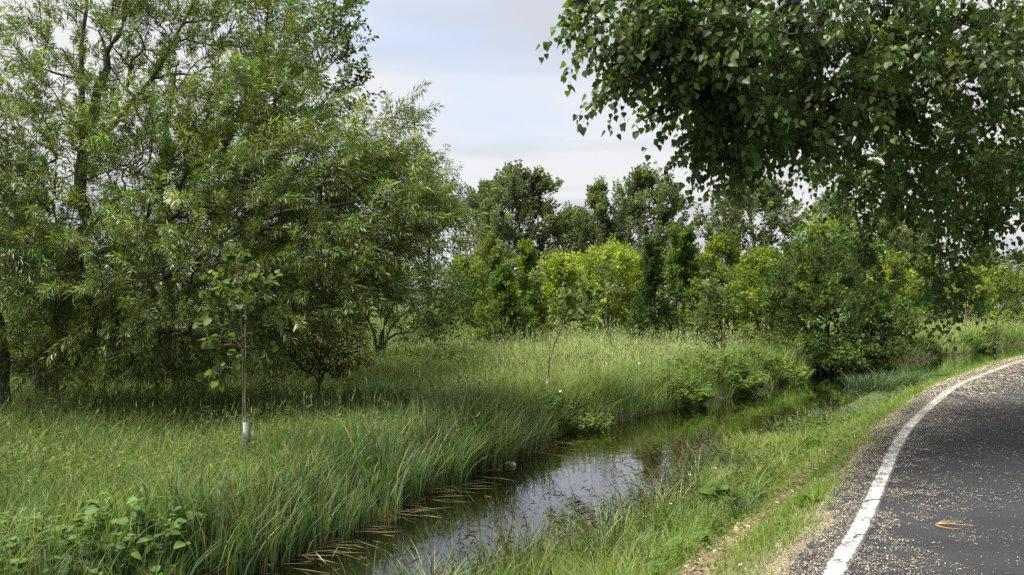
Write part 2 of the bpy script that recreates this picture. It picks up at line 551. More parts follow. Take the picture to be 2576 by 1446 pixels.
def tubes(acc, p0, p1, r0, r1, sides, col):
    n = len(p0)
    if n == 0:
        return
    A = nrm(p1 - p0)
    ref = np.where(np.abs(A[:, 2:3]) > .9, np.array([[1., 0, 0]]), np.array([[0, 0, 1.]]))
    B = nrm(np.cross(ref, A)); C = np.cross(A, B)
    th = np.arange(sides) * 2 * np.pi / sides
    ring = np.cos(th)[None, :, None] * B[:, None] + np.sin(th)[None, :, None] * C[:, None]
    v = np.concatenate([p0[:, None] + ring * r0[:, None, None], p1[:, None] + ring * r1[:, None, None]], 1)
    j = np.arange(sides); j2 = (j + 1) % sides
    f = np.concatenate([np.stack([j, j2, sides + j2], 1), np.stack([j, sides + j2, sides + j], 1)])
    f = f[None] + (np.arange(n) * 2 * sides)[:, None, None]
    acc.add(v.reshape(-1, 3), f.reshape(-1, 3), col)
def tube_path(acc, P, R, sides, col):
    """one smooth tube along the points P with radii R"""
    P = np.asarray(P, float); n = len(P)
    A = nrm(np.gradient(P, axis=0))
    B = nrm(np.cross(np.where(np.abs(A[:, 2:3]) > .95, np.array([[1., 0, 0]]), np.array([[0.12, 0.05, 1.]])), A)); C = np.cross(A, B)
    th = np.arange(sides) * 2 * np.pi / sides
    wob = 1 + .10 * RNG.normal(size=(n, sides))
    ring = np.cos(th)[None, :, None] * B[:, None] + np.sin(th)[None, :, None] * C[:, None]
    v = P[:, None] + ring * (np.asarray(R)[:, None] * wob)[:, :, None]
    f = []
    for i in range(n - 1):
        for j in range(sides):
            a_, b_ = i * sides + j, i * sides + (j + 1) % sides
            f += [(a_, b_, b_ + sides), (a_, b_ + sides, a_ + sides)]
    e = (n - 1) * sides
    f += [(e, e + j, e + j + 1) for j in range(1, sides - 1)]
    acc.add(v.reshape(-1, 3), np.array(f), col)
def pick(cols, n, jit=.16):
    cols = np.asarray(cols, float)
    c = cols[RNG.integers(0, len(cols), n)]
    return c * (1 + RNG.normal(0, jit, (n, 1))).clip(.5, 1.6) * (1 + RNG.normal(0, .05, (n, 3)))

LEAF_TPL = {}
def leaf_tpl(key, shape, cols, mat):
    """a few shared single-leaf meshes of unit length with midrib fold and curl"""
    if key in LEAF_TPL:
        return LEAF_TPL[key]
    prof = {'delta': [(0, 0), (.06, .34), (.18, .47), (.36, .44), (.58, .30), (.80, .14), (1, 0)],
            'ovate': [(0, 0), (.12, .24), (.30, .40), (.52, .42), (.74, .30), (.90, .14), (1, 0)],
            'round': [(0, 0), (.10, .27), (.28, .45), (.52, .50), (.76, .42), (.93, .22), (1, .0)],
            'lance': [(0, 0), (.12, .055), (.30, .085), (.48, .085), (.66, .062), (.85, .03), (1, 0)]}[shape]
    out_ = []
    for k, c in enumerate(cols):
        curl = (.06, .16, .24, .1)[k % 4]
        v, f = [], []
        for u, h in prof:
            z0 = -curl * u * u
            v += [(u, h, z0 + .28 * h), (u, 0, z0), (u, -h, z0 + .28 * h)]
        for i in range(len(prof) - 1):
            a_ = i * 3
            for s_ in (0, 1):
                f += [(a_ + s_, a_ + s_ + 1, a_ + s_ + 4), (a_ + s_, a_ + s_ + 4, a_ + s_ + 3)]
        ac = Acc(); ac.add(v, f, np.array(c, float))
        out_.append(ac.mesh('leaf', mat, smooth_shade=True))
    LEAF_TPL[key] = out_
    return out_
def leaf_objects(parent, origin, P, A, Nn, L, key, shape, cols, mat):
    meshes = leaf_tpl(key, shape, cols, mat)
    A, B, C = frames(A, Nn)
    for i in range(len(P)):
        o_ = bpy.data.objects.new('leaf', meshes[int(RNG.integers(len(meshes)))])
        l = float(L[i])
        M_ = Matrix(((A[i, 0] * l, B[i, 0] * l, C[i, 0] * l, P[i, 0] - origin[0]), (A[i, 1] * l, B[i, 1] * l, C[i, 1] * l, P[i, 1] - origin[1]),
                     (A[i, 2] * l, B[i, 2] * l, C[i, 2] * l, P[i, 2] - origin[2]), (0, 0, 0, 1)))
        o_.parent = parent
        o_.matrix_basis = M_
        COL.objects.link(o_)

def blob(px, py, rx, ry, D, rD, n):
    """n points in an ellipsoid, denser towards its skin"""
    u = nrm(RNG.normal(size=(n, 3))) * (rnd(n, 0, 1) ** .42)[:, None]
    c = at(px, py, D)
    return c + u * np.array([rx * D / F, rD, ry * D / F])
def profile(px, ytop, hw, D, n, kind='cone', zb=None, t0=.04):
    """n points in a body of revolution standing on the ground"""
    x = (px - 1288) * D / F
    zb = gz(x, D) if zb is None else zb
    zt = CAMZ - (ytop - 723) * D / F
    R = 1.06 * hw * D / F
    t = t0 + (1 - t0) * rnd(n, 0, 1) ** {'cone': 1.35, 'column': 1.0, 'round': .9, 'dome': .85, 'spindle': 1.0}[kind]
    pr = {'cone': lambda t: (1 - t) ** .8 * (.75 + .25 * np.minimum(t / .12, 1)), 'column': lambda t: .28 + .72 * (1 - t) ** 1.6,
          'round': lambda t: np.sqrt(np.clip(1 - ((t - .55) / .46) ** 2, 0.02, 1)), 'dome': lambda t: np.sqrt(np.clip(1 - t ** 2.2, 0.01, 1)),
          'spindle': lambda t: np.sin(np.pi * np.clip(t * .9 + .1, 0, 1)) ** .8 + .06}[kind](t)
    lump = 1 + .22 * np.sin(t * 21 + px) + .15 * RNG.normal(size=n)
    th = rnd(n, 0, 2 * np.pi)
    r_ = R * pr * lump.clip(.6, 1.3) * rnd(n, 0, 1) ** .40
    return np.stack([x + np.cos(th) * r_, D + np.sin(th) * r_, zb + t * (zt - zb)], 1)
def stem_line(pts, step=.35):
    P = catmull3(np.asarray(pts, float), 8)
    s = np.concatenate([[0], np.cumsum(np.linalg.norm(np.diff(P, axis=0), axis=1))])
    m_ = max(4, int(s[-1] / step))
    u = np.linspace(0, s[-1], m_)
    return np.stack([np.interp(u, s, P[:, k]) for k in range(3)], 1)
def catmull3(P, n):
    if len(P) == 2:
        return np.linspace(P[0], P[1], n)
    return catmull(P, n)
def in_view(P, margin=1.0):
    y = np.maximum(P[:, 1], .1)
    return (np.abs(P[:, 0] / y) < .649 * margin) & (np.abs((P[:, 2] - CAMZ) / y) < .3645 * margin) & (P[:, 1] > .5)

def tree(name, label, cat, stems, pts, cols, mat=None, bmat=None, shape='rhomb', leaf=(.1, .6), nleaf=20, twig=(.5, .3, .6, .3), wind=(0, 0, 0),
         hang=.2, rt=.006, group=None, n_obj=0, obj_shape=None, catkins=0, attach=.3, spread=.10, alpha=.35, jit=.16, extra=None, flatn=.7):
    """stems: list of (points, r0, r1), the first starts on the ground; pts: where twigs sit; twig: (length, up, out, droop)"""
    mat = mat or M_LEAF; bmat = bmat or M_BARK
    base = np.asarray(stems[0][0][0], float)
    root = thing(name, label, cat, base, group)
    trunk = Acc(); branch = Acc()
    wood = np.array([.08, .07, .05])
    pos, pl, par, att = [], [], [], []
    for k, (sp_, r0, r1) in enumerate(stems):
        S = stem_line(sp_, .3 if len(pts) < 3000 else .5)
        if k >= 0 and len(S) > 3:
            S[1:-1] += RNG.normal(0, r0 * .22, S[1:-1].shape)
        u = np.linspace(0, 1, len(S))
        R = r0 + (r1 - r0) * u ** .8
        if k == 0:
            R = R * (1 + .5 * np.exp(-u * 14))
        tube_path(trunk, S, R, 9 if r0 > .05 else 6, wood)
        L0 = 0
        for i_, q_ in enumerate(S):
            if u[i_] >= (attach if k == 0 else .15):
                pos.append(q_); pl.append(np.linalg.norm(q_ - base)); par.append(-1)
    n0 = len(pos)
    pos = np.array(pos); pl = np.array(pl)
    nA = len(pts)
    D_ = np.linalg.norm(pts[:, None] - pos[None], axis=2) * (1 + .4 * np.maximum(pos[None, :, 2] - pts[:, None, 2], 0)) + alpha * pl[None]
    bp = D_.argmin(1); bc = D_.min(1)
    done = np.zeros(nA, bool); P_ = list(range(nA)); parent = np.full(nA, -1); order = []
    plA = np.zeros(nA)
    for _ in range(nA):
        c = np.where(done, 1e9, bc)
        i_ = int(c.argmin()); done[i_] = True; order.append(i_); parent[i_] = bp[i_]
        pp = pos[bp[i_]] if bp[i_] < n0 else pts[bp[i_] - n0]
        ppl = pl[bp[i_]] if bp[i_] < n0 else plA[bp[i_] - n0]
        plA[i_] = ppl + np.linalg.norm(pts[i_] - pp)
        dn = np.linalg.norm(pts - pts[i_], axis=1) + alpha * plA[i_]
        b_ = dn < bc
        bc[b_] = dn[b_]; bp[b_] = n0 + i_
    cnt = np.ones(nA)
    for i_ in reversed(order):
        if parent[i_] >= n0:
            cnt[parent[i_] - n0] += cnt[i_]
    r_ = rt * cnt ** .46
    p1 = pts[order]; rr1 = r_[order]
    pa = parent[order]
    p0 = np.where((pa < n0)[:, None], pos[np.minimum(pa, n0 - 1)], pts[np.maximum(pa - n0, 0)])
    rr0 = np.where(pa < n0, rr1 * 1.15, np.minimum(r_[np.maximum(pa - n0, 0)], rr1 * 1.3))
    seg = np.linalg.norm(p1 - p0, axis=1)
    md = (p0 + p1) / 2 + RNG.normal(size=p1.shape) * (seg * .07)[:, None]
    md[:, 2] += seg * .05
    rm = (rr0 + rr1) / 2
    for sel, sd_ in ((rr1 > .018, 6), ((rr1 <= .018), 3)):
        tubes(branch, p0[sel], md[sel], rr0[sel], rm[sel], sd_, wood)
        tubes(branch, md[sel], p1[sel], rm[sel], rr1[sel], sd_, wood)
    # twigs
    tl, up, outw, dr_ = twig
    cen = pts.mean(0)
    o_ = pts - np.array([cen[0], cen[1], cen[2] - .5 * (pts[:, 2].max() - pts[:, 2].min()) * .3])
    dirv = nrm(nrm(o_) * outw + np.array([0, 0, up]) + nrm(p1[np.argsort(order)] - p0[np.argsort(order)]) * .35 + RNG.normal(size=pts.shape) * .35 + np.array(wind))
    TL = tl * rnd(nA, .6, 1.35)
    def tw(s):            # s: (nA, m)
        q_ = pts[:, None] + dirv[:, None] * (s * TL[:, None])[..., None]
        q_[..., 2] -= dr_ * TL[:, None] * s ** 2
        return q_
    if rt > 0:
        ss = np.tile(np.array([[0, .5, 1]]), (nA, 1))
        tp = tw(ss)
        rr = np.full(nA, rt * .55)
        tubes(branch, tp[:, 0], tp[:, 1], rr, rr * .75, 3, wood)
        tubes(branch, tp[:, 1], tp[:, 2], rr * .75, rr * .3, 3, wood)
    s = (np.arange(nleaf)[None] + rnd((nA, nleaf), 0, 1)) / nleaf
    s = .05 + .98 * s
    Q = tw(s)
    tan = dirv[:, None] * np.ones((1, nleaf, 1)); tan = tan.copy(); tan[..., 2] -= 2 * dr_ * s
    rad = nrm(RNG.normal(size=Q.shape))
    tan = nrm(tan)
    rad = nrm(rad - tan * (rad * tan).sum(-1, keepdims=True))
    Q = Q + rad * (spread * rnd((nA, nleaf), .1, 1))[..., None]
    A = nrm(tan * .7 + rad * .75 + np.array([0, 0, -hang]) + np.array(wind) * .3)
    Nn = nrm(np.array([0, 0, flatn]) + RNG.normal(size=Q.shape) * .55)
    Q = Q.reshape(-1, 3); A = A.reshape(-1, 3); Nn = Nn.reshape(-1, 3)
    m_ = len(Q)
    L = leaf[0] * rnd(m_, .65, 1.25); Wd = L * leaf[1] * rnd(m_, .85, 1.15)
    tc_ = np.repeat(pick(cols, nA, jit), nleaf, 0)
    C = tc_ * (1 + RNG.normal(0, .14, (m_, 1))).clip(.55, 1.5)
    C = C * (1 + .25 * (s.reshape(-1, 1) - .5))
    keep = np.ones(m_, bool)
    if n_obj:
        vis = in_view(Q, .99)
        app = np.where(vis, L / np.linalg.norm(Q - np.array([0, 0, CAMZ]), axis=1), 0)
        idx = np.argsort(-app)[:n_obj]
        idx = idx[app[idx] > 0]
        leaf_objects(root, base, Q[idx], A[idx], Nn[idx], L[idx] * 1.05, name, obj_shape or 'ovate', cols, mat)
        keep[idx] = False
    link('trunk', trunk.mesh('trunk', bmat, base, True), root)
    if branch.n:
        tag(link('branches', branch.mesh('branches', bmat, base, True), root), kind='stuff')
    if keep.any():
        cr_ = Acc()
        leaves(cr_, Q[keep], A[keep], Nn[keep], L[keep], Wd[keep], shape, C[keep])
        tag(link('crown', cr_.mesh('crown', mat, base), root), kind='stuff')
    if catkins:
        ck = Acc()
        sel = RNG.permutation(nA)[:int(nA * .45)]
        for _ in range(catkins):
            s1 = rnd(len(sel), .2, .95)
            qq = pts[sel] + dirv[sel] * (s1 * TL[sel])[:, None]
            qq[:, 2] -= dr_ * TL[sel] * s1 ** 2
            l_ = rnd(len(sel), .09, .20)
            ax = nrm(np.array([0, 0, -1.]) + RNG.normal(size=qq.shape) * .22)
            leaves(ck, qq, ax, nrm(RNG.normal(size=qq.shape)), l_, rnd(len(sel), .012, .018), 'lance', pick([(.23, .25, .06), (.28, .28, .08), (.18, .21, .05)], len(sel)))
        tag(link('catkins', ck.mesh('catkins', M_LEAF, base), root), kind='stuff')
    if extra:
        extra(root, base, pts, dirv, TL)
    return root

def ground_pt(px, D, dz=-.06):
    x = (px - 1288) * D / F
    return np.array([x, D, gz(x, D) + dz])
def shrub(name, label, cat, px, ytop, hw, D, n, kind, cols, **kw):
    """a single-stemmed bush or young tree described by its outline"""
    b_ = ground_pt(px, D)
    zt = CAMZ - (ytop - 723) * D / F
    h_ = zt - b_[2]
    lean = kw.pop('lean', 0.0)
    t0 = kw.pop('t0', .05)
    r0 = kw.pop('r0', .018 * h_)
    pts = profile(px, ytop, hw, D, n, kind, t0=t0)
    st = [(np.array([b_, b_ + (lean * .4 + RNG.normal(0, .03) * h_, RNG.normal(0, .03) * h_, h_ * .4), b_ + (lean, 0, h_ * .88)]), r0, r0 * .3)]
    if kw.pop('multi', False):
        for k in range(4):
            a_ = k * 1.57 + RNG.uniform(0, 1)
            w_ = hw * D / F * .6
            st.append((np.array([b_, b_ + (np.cos(a_) * w_ * .4, np.sin(a_) * w_ * .4, h_ * .35), b_ + (np.cos(a_) * w_, np.sin(a_) * w_, h_ * .72)]), r0 * .7, r0 * .2))
    kw.setdefault('attach', .08 if t0 < .2 else t0 * .8)
    return tree(name, label, cat, st, pts, cols, **kw)
# ------------------------------------------------------------------ trees
C_WIL = [(0.091, 0.14, 0.03), (0.115, 0.166, 0.035), (0.14, 0.175, 0.039), (0.093, 0.147, 0.047), (0.159, 0.196, 0.071)]
C_POP = [(0.056, 0.1, 0.025), (0.074, 0.12, 0.03), (0.095, 0.142, 0.037), (0.064, 0.102, 0.034)]
C_HOR = [(0.086, 0.132, 0.021), (0.122, 0.171, 0.026), (0.166, 0.212, 0.034), (0.066, 0.105, 0.021)]
C_LIME = [(0.222, 0.276, 0.039), (0.178, 0.242, 0.034), (0.267, 0.304, 0.05), (0.148, 0.207, 0.031)]
C_MID = [(0.083, 0.123, 0.025), (0.105, 0.147, 0.03), (0.128, 0.161, 0.038), (0.067, 0.105, 0.025)]
C_DARK = [(0.036, 0.066, 0.018), (0.048, 0.082, 0.021), (0.06, 0.096, 0.027)]
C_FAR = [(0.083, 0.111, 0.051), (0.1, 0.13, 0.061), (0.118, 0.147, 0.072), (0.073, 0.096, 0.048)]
C_GREY = [(0.09, 0.11, 0.074), (0.108, 0.13, 0.086), (0.072, 0.094, 0.06)]

# big willow by the meadow edge
B0 = ground_pt(105, 13.0)
wst = [([B0, at(130, 860, 13), at(165, 760, 13), at(195, 600, 13), at(205, 480, 13.1), at(207, 360, 13.2), at(250, 220, 13.4), at(300, 70, 13.6), at(350, -120, 13.8)], .17, .03),
       ([at(165, 760, 13), at(260, 730, 12.6), at(400, 700, 12.2), at(570, 600, 11.8), at(640, 560, 11.7), at(720, 525, 11.6), at(830, 520, 11.5), at(960, 500, 11.4), at(1060, 540, 11.4)], .075, .012),
       ([at(195, 640, 13), at(330, 615, 12.8), at(420, 555, 12.7), at(500, 505, 12.6), at(620, 400, 12.5), at(700, 300, 12.6)], .05, .01),
       ([at(206, 400, 13.2), at(300, 300, 13.1), at(400, 170, 13), at(470, 40, 13), at(520, -80, 13)], .05, .015),
       ([at(207, 330, 13.2), at(205, 180, 13.3), at(215, 0, 13.4), at(220, -140, 13.5)], .055, .02),
       ([at(640, 565, 11.7), at(700, 578, 11.6), at(770, 582, 11.5), at(840, 580, 11.4), at(930, 640, 11.3)], .028, .008),
       ([at(120, 880, 13), at(230, 855, 12.6), at(290, 830, 12.4), at(420, 800, 12.2)], .05, .012),
       ([at(190, 610, 13), at(60, 560, 12.5), at(-80, 500, 12.2)], .05, .012),
       ([at(150, 790, 13), at(40, 720, 12.2), at(-60, 690, 11.8)], .05, .012)]
wp = np.concatenate([
    blob(120, 130, 260, 190, 12.9, 1.6, 166), blob(430, 90, 210, 170, 13.2, 1.5, 131), blob(690, 110, 130, 160, 13.4, 1.4, 105), blob(260, -190, 420, 160, 13.3, 1.7, 122),
    blob(640, 290, 210, 110, 12.6, 1.4, 148), blob(410, 380, 220, 130, 12.6, 1.5, 140), blob(80, 420, 210, 190, 12.4, 1.6, 183),
    blob(890, 420, 150, 100, 12.0, 1.2, 131), blob(1010, 310, 50, 20, 11.8, .5, 9), blob(1015, 540, 105, 105, 11.6, 1.1, 131), blob(720, 470, 220, 120, 12.0, 1.4, 166),
    blob(380, 600, 280, 120, 12.0, 1.5, 192), blob(60, 690, 170, 150, 11.7, 1.3, 157), blob(860, 640, 150, 85, 11.4, 1.0, 131), blob(660, 690, 190, 90, 11.8, 1.3, 131),
    blob(330, 760, 230, 80, 12.0, 1.3, 122), blob(920, 730, 60, 40, 11.3, .7, 35), blob(-150, 500, 150, 300, 12.5, 1.5, 87), blob(20, 840, 60, 40, 11.9, .8, 8), blob(780, 780, 140, 50, 11.7, .9, 42), blob(330, 850, 230, 45, 12.2, .9, 75), blob(640, 800, 150, 60, 12.3, .9, 50), blob(560, 830, 160, 45, 12.4, .8, 45), blob(150, 885, 140, 32, 11.8, .8, 30), blob(470, 875, 150, 32, 12.4, .8, 32), blob(560, 470, 190, 110, 12.9, 1.0, 110), blob(760, 600, 150, 70, 12.2, .9, 50), blob(420, 700, 200, 60, 12.8, .8, 50)])
tree('willow_tree', 'big willow with narrow drooping leaves and yellow catkins filling the scene beside the stream meadow', 'tree', wst, wp, C_WIL,
     mat=M_WILLOW, bmat=M_BARK, shape='lance', leaf=(.105, .16), nleaf=66, twig=(.58, .35, .75, .30), wind=(.15, 0, 0), hang=.28, rt=.0042, n_obj=300, obj_shape='lance',
     catkins=9, attach=.3, spread=.05, alpha=.25)
tree('rear_willow', 'second willow standing close behind the big one, its foliage filling the gaps', 'tree',
     [([ground_pt(420, 16.5), at(430, 800, 16.5), at(400, 600, 16.4), at(420, 350, 16.3), at(450, 150, 16.2)], .13, .03), ([at(425, 760, 16.5), at(600, 650, 16.3), at(760, 520, 16.2)], .07, .02),
      ([at(425, 760, 16.5), at(260, 640, 16.3), at(90, 560, 16.2)], .07, .02)],
     np.concatenate([blob(200, 640, 260, 180, 16.2, 1.2, 150), blob(520, 560, 240, 190, 16.3, 1.3, 170), blob(770, 600, 170, 150, 16.0, 1.1, 100), blob(420, 330, 230, 150, 16.4, 1.2, 80), blob(450, 800, 330, 60, 15.8, 1.0, 90),
                     blob(80, 820, 140, 60, 15.6, .9, 40), blob(20, 420, 130, 170, 16.4, 1.1, 50)]), C_WIL, mat=M_WILLOW, shape='lance', leaf=(.14, .2), nleaf=52, twig=(.75, .3, .75, .35), hang=.3, rt=.005, spread=.07)
B1 = ground_pt(-10, 11.5)
tree('leaning_willow', 'dark leaning willow trunk cut by the frame edge beside the big willow', 'tree',
     [([B1, at(0, 900, 11.6), at(-25, 760, 11.8), at(-70, 560, 12), at(-90, 300, 12.2)], .14, .05)],
     np.concatenate([blob(-120, 420, 110, 220, 12, 1.0, 40), blob(30, 640, 60, 60, 11, .5, 12)]), C_WIL, mat=M_WILLOW, shape='lance', leaf=(.12, .15), nleaf=50, twig=(.7, .2, .7, .45),
     hang=.5, rt=.004, spread=.05)
# small-leaved tree rising behind the willow
tree('young_poplar', 'slender tree with small dark leaves rising above the willow against the sky', 'tree',
     [([ground_pt(660, 17.5), at(650, 560, 17.5), at(640, 360, 17.5), at(655, 200, 17.5), at(680, -40, 17.5)], .09, .02),
      ([at(645, 400, 17.5), at(740, 270, 17.3), at(820, 120, 17.2), at(850, -30, 17.2)], .04, .01)],
     np.concatenate([blob(830, 120, 80, 110, 17.2, .8, 60), blob(850, 10, 65, 70, 17.2, .7, 26), blob(730, 250, 110, 120, 17.4, 1.1, 70), blob(640, 330, 80, 130, 17.5, 1, 45),
                     blob(650, 40, 100, 130, 17.5, 1, 50), blob(870, 250, 55, 70, 17.3, .7, 20)]), C_POP, mat=M_POPLAR, shape='delta', leaf=(.075, .8), nleaf=34, twig=(.55, .5, .5, .2),
     hang=.3, rt=.005, spread=.09)
tree('grey_willow', 'pale grey-green airy tree beyond the willow, edging the open sky', 'tree',
     [([ground_pt(1075, 34), at(1080, 600, 34), at(1075, 480, 34), at(1070, 400, 34)], .12, .03)],
     np.concatenate([blob(1080, 480, 85, 80, 34, 1.6, 90), blob(1140, 530, 55, 60, 34, 1.2, 40), blob(1030, 400, 70, 60, 34, 1.2, 45), blob(1060, 620, 90, 80, 34, 1.5, 50)]),
     C_GREY, bmat=M_BARK_GREY, shape='rhomb', leaf=(.12, .4), nleaf=46, twig=(.8, .5, .6, .2), rt=.007, spread=.16)
tree('dark_shrub', 'dark green multi-stemmed shrub at the far side of the meadow under the willow fringe', 'shrub',
     [([ground_pt(955, 20.5), at(960, 830, 20.5), at(985, 770, 20.5), at(1010, 700, 20.5)], .09, .03), ([ground_pt(955, 20.5), at(935, 820, 20.4), at(900, 760, 20.3)], .06, .02),
      ([ground_pt(955, 20.5), at(990, 810, 20.5), at(1070, 760, 20.4), at(1120, 730, 20.4)], .05, .015)],
     np.concatenate([blob(990, 720, 110, 80, 20.5, 1.2, 110), blob(1085, 740, 75, 85, 20.4, 1, 70), blob(910, 770, 70, 45, 20.3, .8, 35), blob(1060, 810, 80, 30, 20.3, .8, 22)]),
     C_DARK, shape='rhomb', leaf=(.075, .5), nleaf=60, twig=(.55, .2, .7, .2), rt=.006, spread=.13)
tree('bramble_thicket', 'low brownish dark thicket below the willow beside the staked alder sapling', 'shrub',
     [([ground_pt(800, 13.6), at(805, 900, 13.6), at(815, 850, 13.6)], .03, .01)],
     np.concatenate([blob(800, 890, 105, 50, 13.6, .7, 130), blob(860, 850, 50, 30, 13.7, .5, 20)]), [(.060, .045, .026), (.045, .040, .018), (.038, .045, .016), (.075, .055, .032)],
     shape='rhomb', leaf=(.05, .55), nleaf=42, twig=(.35, .2, .6, .3), rt=.004, spread=.09)
# trees behind the willow closing the view
for px, yt, hw, D, lab in ((60, 560, 190, 46, 'wide pale green tree glimpsed behind the dark willow trunk'), (380, 590, 170, 43, 'light green bushy tree seen through gaps beneath the willow boughs'),
                           (650, 610, 150, 45, 'soft green tree showing behind the staked alder sapling'), (880, 600, 130, 44, 'yellowish green bushy tree between willow fringe and dark shrub')):
    shrub('background_tree', lab, 'tree', px, yt, hw, D, 150, 'dome', C_MID if px != 880 else C_LIME[1:], leaf=(.22, .6), nleaf=26, twig=(.9, .5, .5, .2), rt=.008, spread=.3, multi=True,
          group='trees behind the willow')

# poplar whose boughs hang in from the far side of the road
PB = np.array([9.6, 5.4, gz(9.6, 5.4) - .05])
pst = [([PB, PB + (0.1, .1, 2.5), PB + (-.2, .3, 5), PB + (-.4, .5, 8), PB + (-.3, .4, 11)], .30, .10),
       ([PB + (-.2, .3, 4.6), np.array([7.2, 7.0, 5.6]), np.array([4.6, 7.6, 5.9]), np.array([2.6, 7.4, 5.4]), np.array([1.3, 7.1, 4.9])], .10, .015),
       ([PB + (-.1, .2, 3.6), np.array([8.0, 8.0, 4.6]), np.array([6.4, 10.0, 4.7]), np.array([5.4, 10.6, 4.0]), np.array([5.0, 10.4, 3.2])], .09, .012),
       ([PB + (-.1, .2, 3.2), np.array([8.4, 7.6, 3.9]), np.array([7.4, 10.2, 3.6]), np.array([6.2, 11.2, 2.9])], .07, .012),
       ([PB + (-.3, .4, 6), np.array([6, 7.6, 7.2]), np.array([3.6, 8.2, 7.4])], .09, .02)]
pp = np.concatenate([
    blob(1490, 10, 30, 50, 7.0, .3, 14), blob(1455, 70, 10, 24, 7.0, .15, 3), blob(1665, 20, 85, 80, 7.2, .5, 50), blob(1590, 150, 32, 55, 7.1, .3, 16), blob(1565, 205, 10, 22, 7.0, .15, 3),
    blob(1680, 105, 80, 65, 7.2, .5, 42), blob(1795, 100, 140, 140, 7.6, .8, 105), blob(1770, 200, 95, 60, 7.5, .6, 50), blob(1850, 270, 105, 75, 7.8, .7, 64), blob(1800, 360, 40, 34, 7.6, .4, 11),
    blob(1890, 360, 62, 62, 7.7, .5, 28), blob(2000, 350, 105, 45, 8.2, .6, 34), blob(2050, 150, 250, 200, 8.2, 1.2, 200), blob(2090, 285, 185, 105, 8.8, 1.1, 120),
    blob(2420, 120, 260, 210, 8.0, 1.3, 200), blob(2330, 380, 260, 150, 9.5, 1.3, 180), blob(2215, 490, 120, 75, 10.3, .8, 42), blob(2180, 630, 45, 50, 10.2, .5, 11), blob(2160, 735, 20, 26, 10.2, .3, 4),
    blob(2390, 520, 100, 65, 10.4, .8, 56), blob(2455, 575, 34, 36, 10.4, .4, 13), blob(2380, 690, 38, 70, 9.6, .3, 16), blob(2530, 410, 75, 70, 9.8, .8, 50), blob(2020, -170, 560, 150, 8.3, 1.6, 150),
    blob(2760, 200, 160, 330, 8.5, 1.6, 90)])
tree('poplar_tree', 'dark glossy heart-leaved poplar hanging over the road from the top corner', 'tree', pst, pp, C_POP, mat=M_POPLAR, bmat=M_BARK, shape='delta', leaf=(.068, .86), nleaf=29,
     twig=(.40, .1, .35, .65), wind=(0, 0, 0), hang=.75, rt=.0042, n_obj=300, obj_shape='delta', attach=.3, spread=.09, alpha=.3, flatn=.35)

# far row of wind-blown poplars
for px, yt, hw, D, n, kd, lab in ((1302, 452, 98, 70, 330, 'round', 'tall round far poplar standing alone, first in the row beside the willow'),
                                  (1205, 490, 60, 84, 120, 'round', 'far dark poplar half hidden behind the grey airy tree'),
                                  (1500, 490, 64, 72, 190, 'spindle', 'slimmer far poplar joined to the broad-crowned one at its side'),
                                  (1618, 458, 94, 70, 280, 'round', 'broad far poplar with sky showing through its lower limbs'),
                                  (1885, 475, 118, 75, 320, 'round', 'wide far poplar with thick dark trunk half behind hanging leaves'),
                                  (2215, 560, 130, 82, 200, 'round', 'distant dark tree seen beneath the hanging poplar leaves'),
                                  (1440, 545, 50, 80, 100, 'dome', 'low dark tree filling the gap between two far poplars')):
    shrub('far_poplar', lab, 'tree', px, yt, hw, D, n, kd, C_FAR, bmat=M_BARK_GREY, leaf=(.30, .6), nleaf=66, twig=(1.3, .8, .5, 0), wind=(.45, 0, .2), rt=.012, spread=.26,
          multi=True, t0=.16, r0=.28, group='far poplar row')
for px, yt, hw, D, lab in ((1400, 640, 90, 62, 'dark low bushes at the foot of the lone round far poplar'), (1720, 625, 80, 64, 'dark far bush behind the columnar hornbeams'), (1230, 630, 90, 60, 'shadowy far bush behind the pale wispy shrub'),
                           (1580, 640, 80, 63, 'far dark bush behind the bright lime green tree')):
    shrub('far_bush', lab, 'shrub', px, yt, hw, D, 110, 'dome', C_FAR, leaf=(.3, .6), nleaf=24, twig=(.9, .5, .5, .1), rt=.01, spread=.3, multi=True, group='bushes below the far poplars')

# young trees across the meadow
H = dict(shape='rhomb', bmat=M_BARK)
shrub('hornbeam', 'dense conical hornbeam, dark at its skirt, nearest of the pair in mid meadow', 'tree', 1268, 690, 74, 25.2, 230, 'cone', C_HOR[:2] + C_HOR[3:] + C_DARK[2:], leaf=(0.098, .55), nleaf=59, twig=(.42, .25, .9, .1), rt=.005, spread=.08, **H)
shrub('hornbeam', 'taller slim hornbeam with pointed top behind the dense conical one', 'tree', 1325, 629, 52, 27, 200, 'cone', C_HOR, leaf=(0.103, .55), nleaf=54, twig=(.45, .3, .9, .1), rt=.005, spread=.08, **H)
shrub('wispy_shrub', 'pale upright wispy shrub left of the hornbeam pair', 'shrub', 1232, 628, 42, 31, 110, 'spindle', C_MID[1:], leaf=(0.138, .35), nleaf=52, twig=(.7, .9, .4, .1), rt=.006, spread=.12, multi=True, **H)
shrub('light_shrub', 'light green rounded shrub between dark shrub and wispy shrub', 'shrub', 1165, 677, 62, 32, 120, 'dome', C_MID + C_LIME[3:], leaf=(0.138, .5), nleaf=52, twig=(.6, .6, .5, .1), rt=.006, spread=.14, multi=True, **H)
shrub('young_maple', 'small yellow-green young tree right behind the hornbeam pair', 'tree', 1405, 670, 46, 29, 130, 'dome', C_LIME + C_HOR[2:3], leaf=(0.127, .6), nleaf=46, twig=(.5, .6, .5, .1), rt=.005, spread=.13, **H)
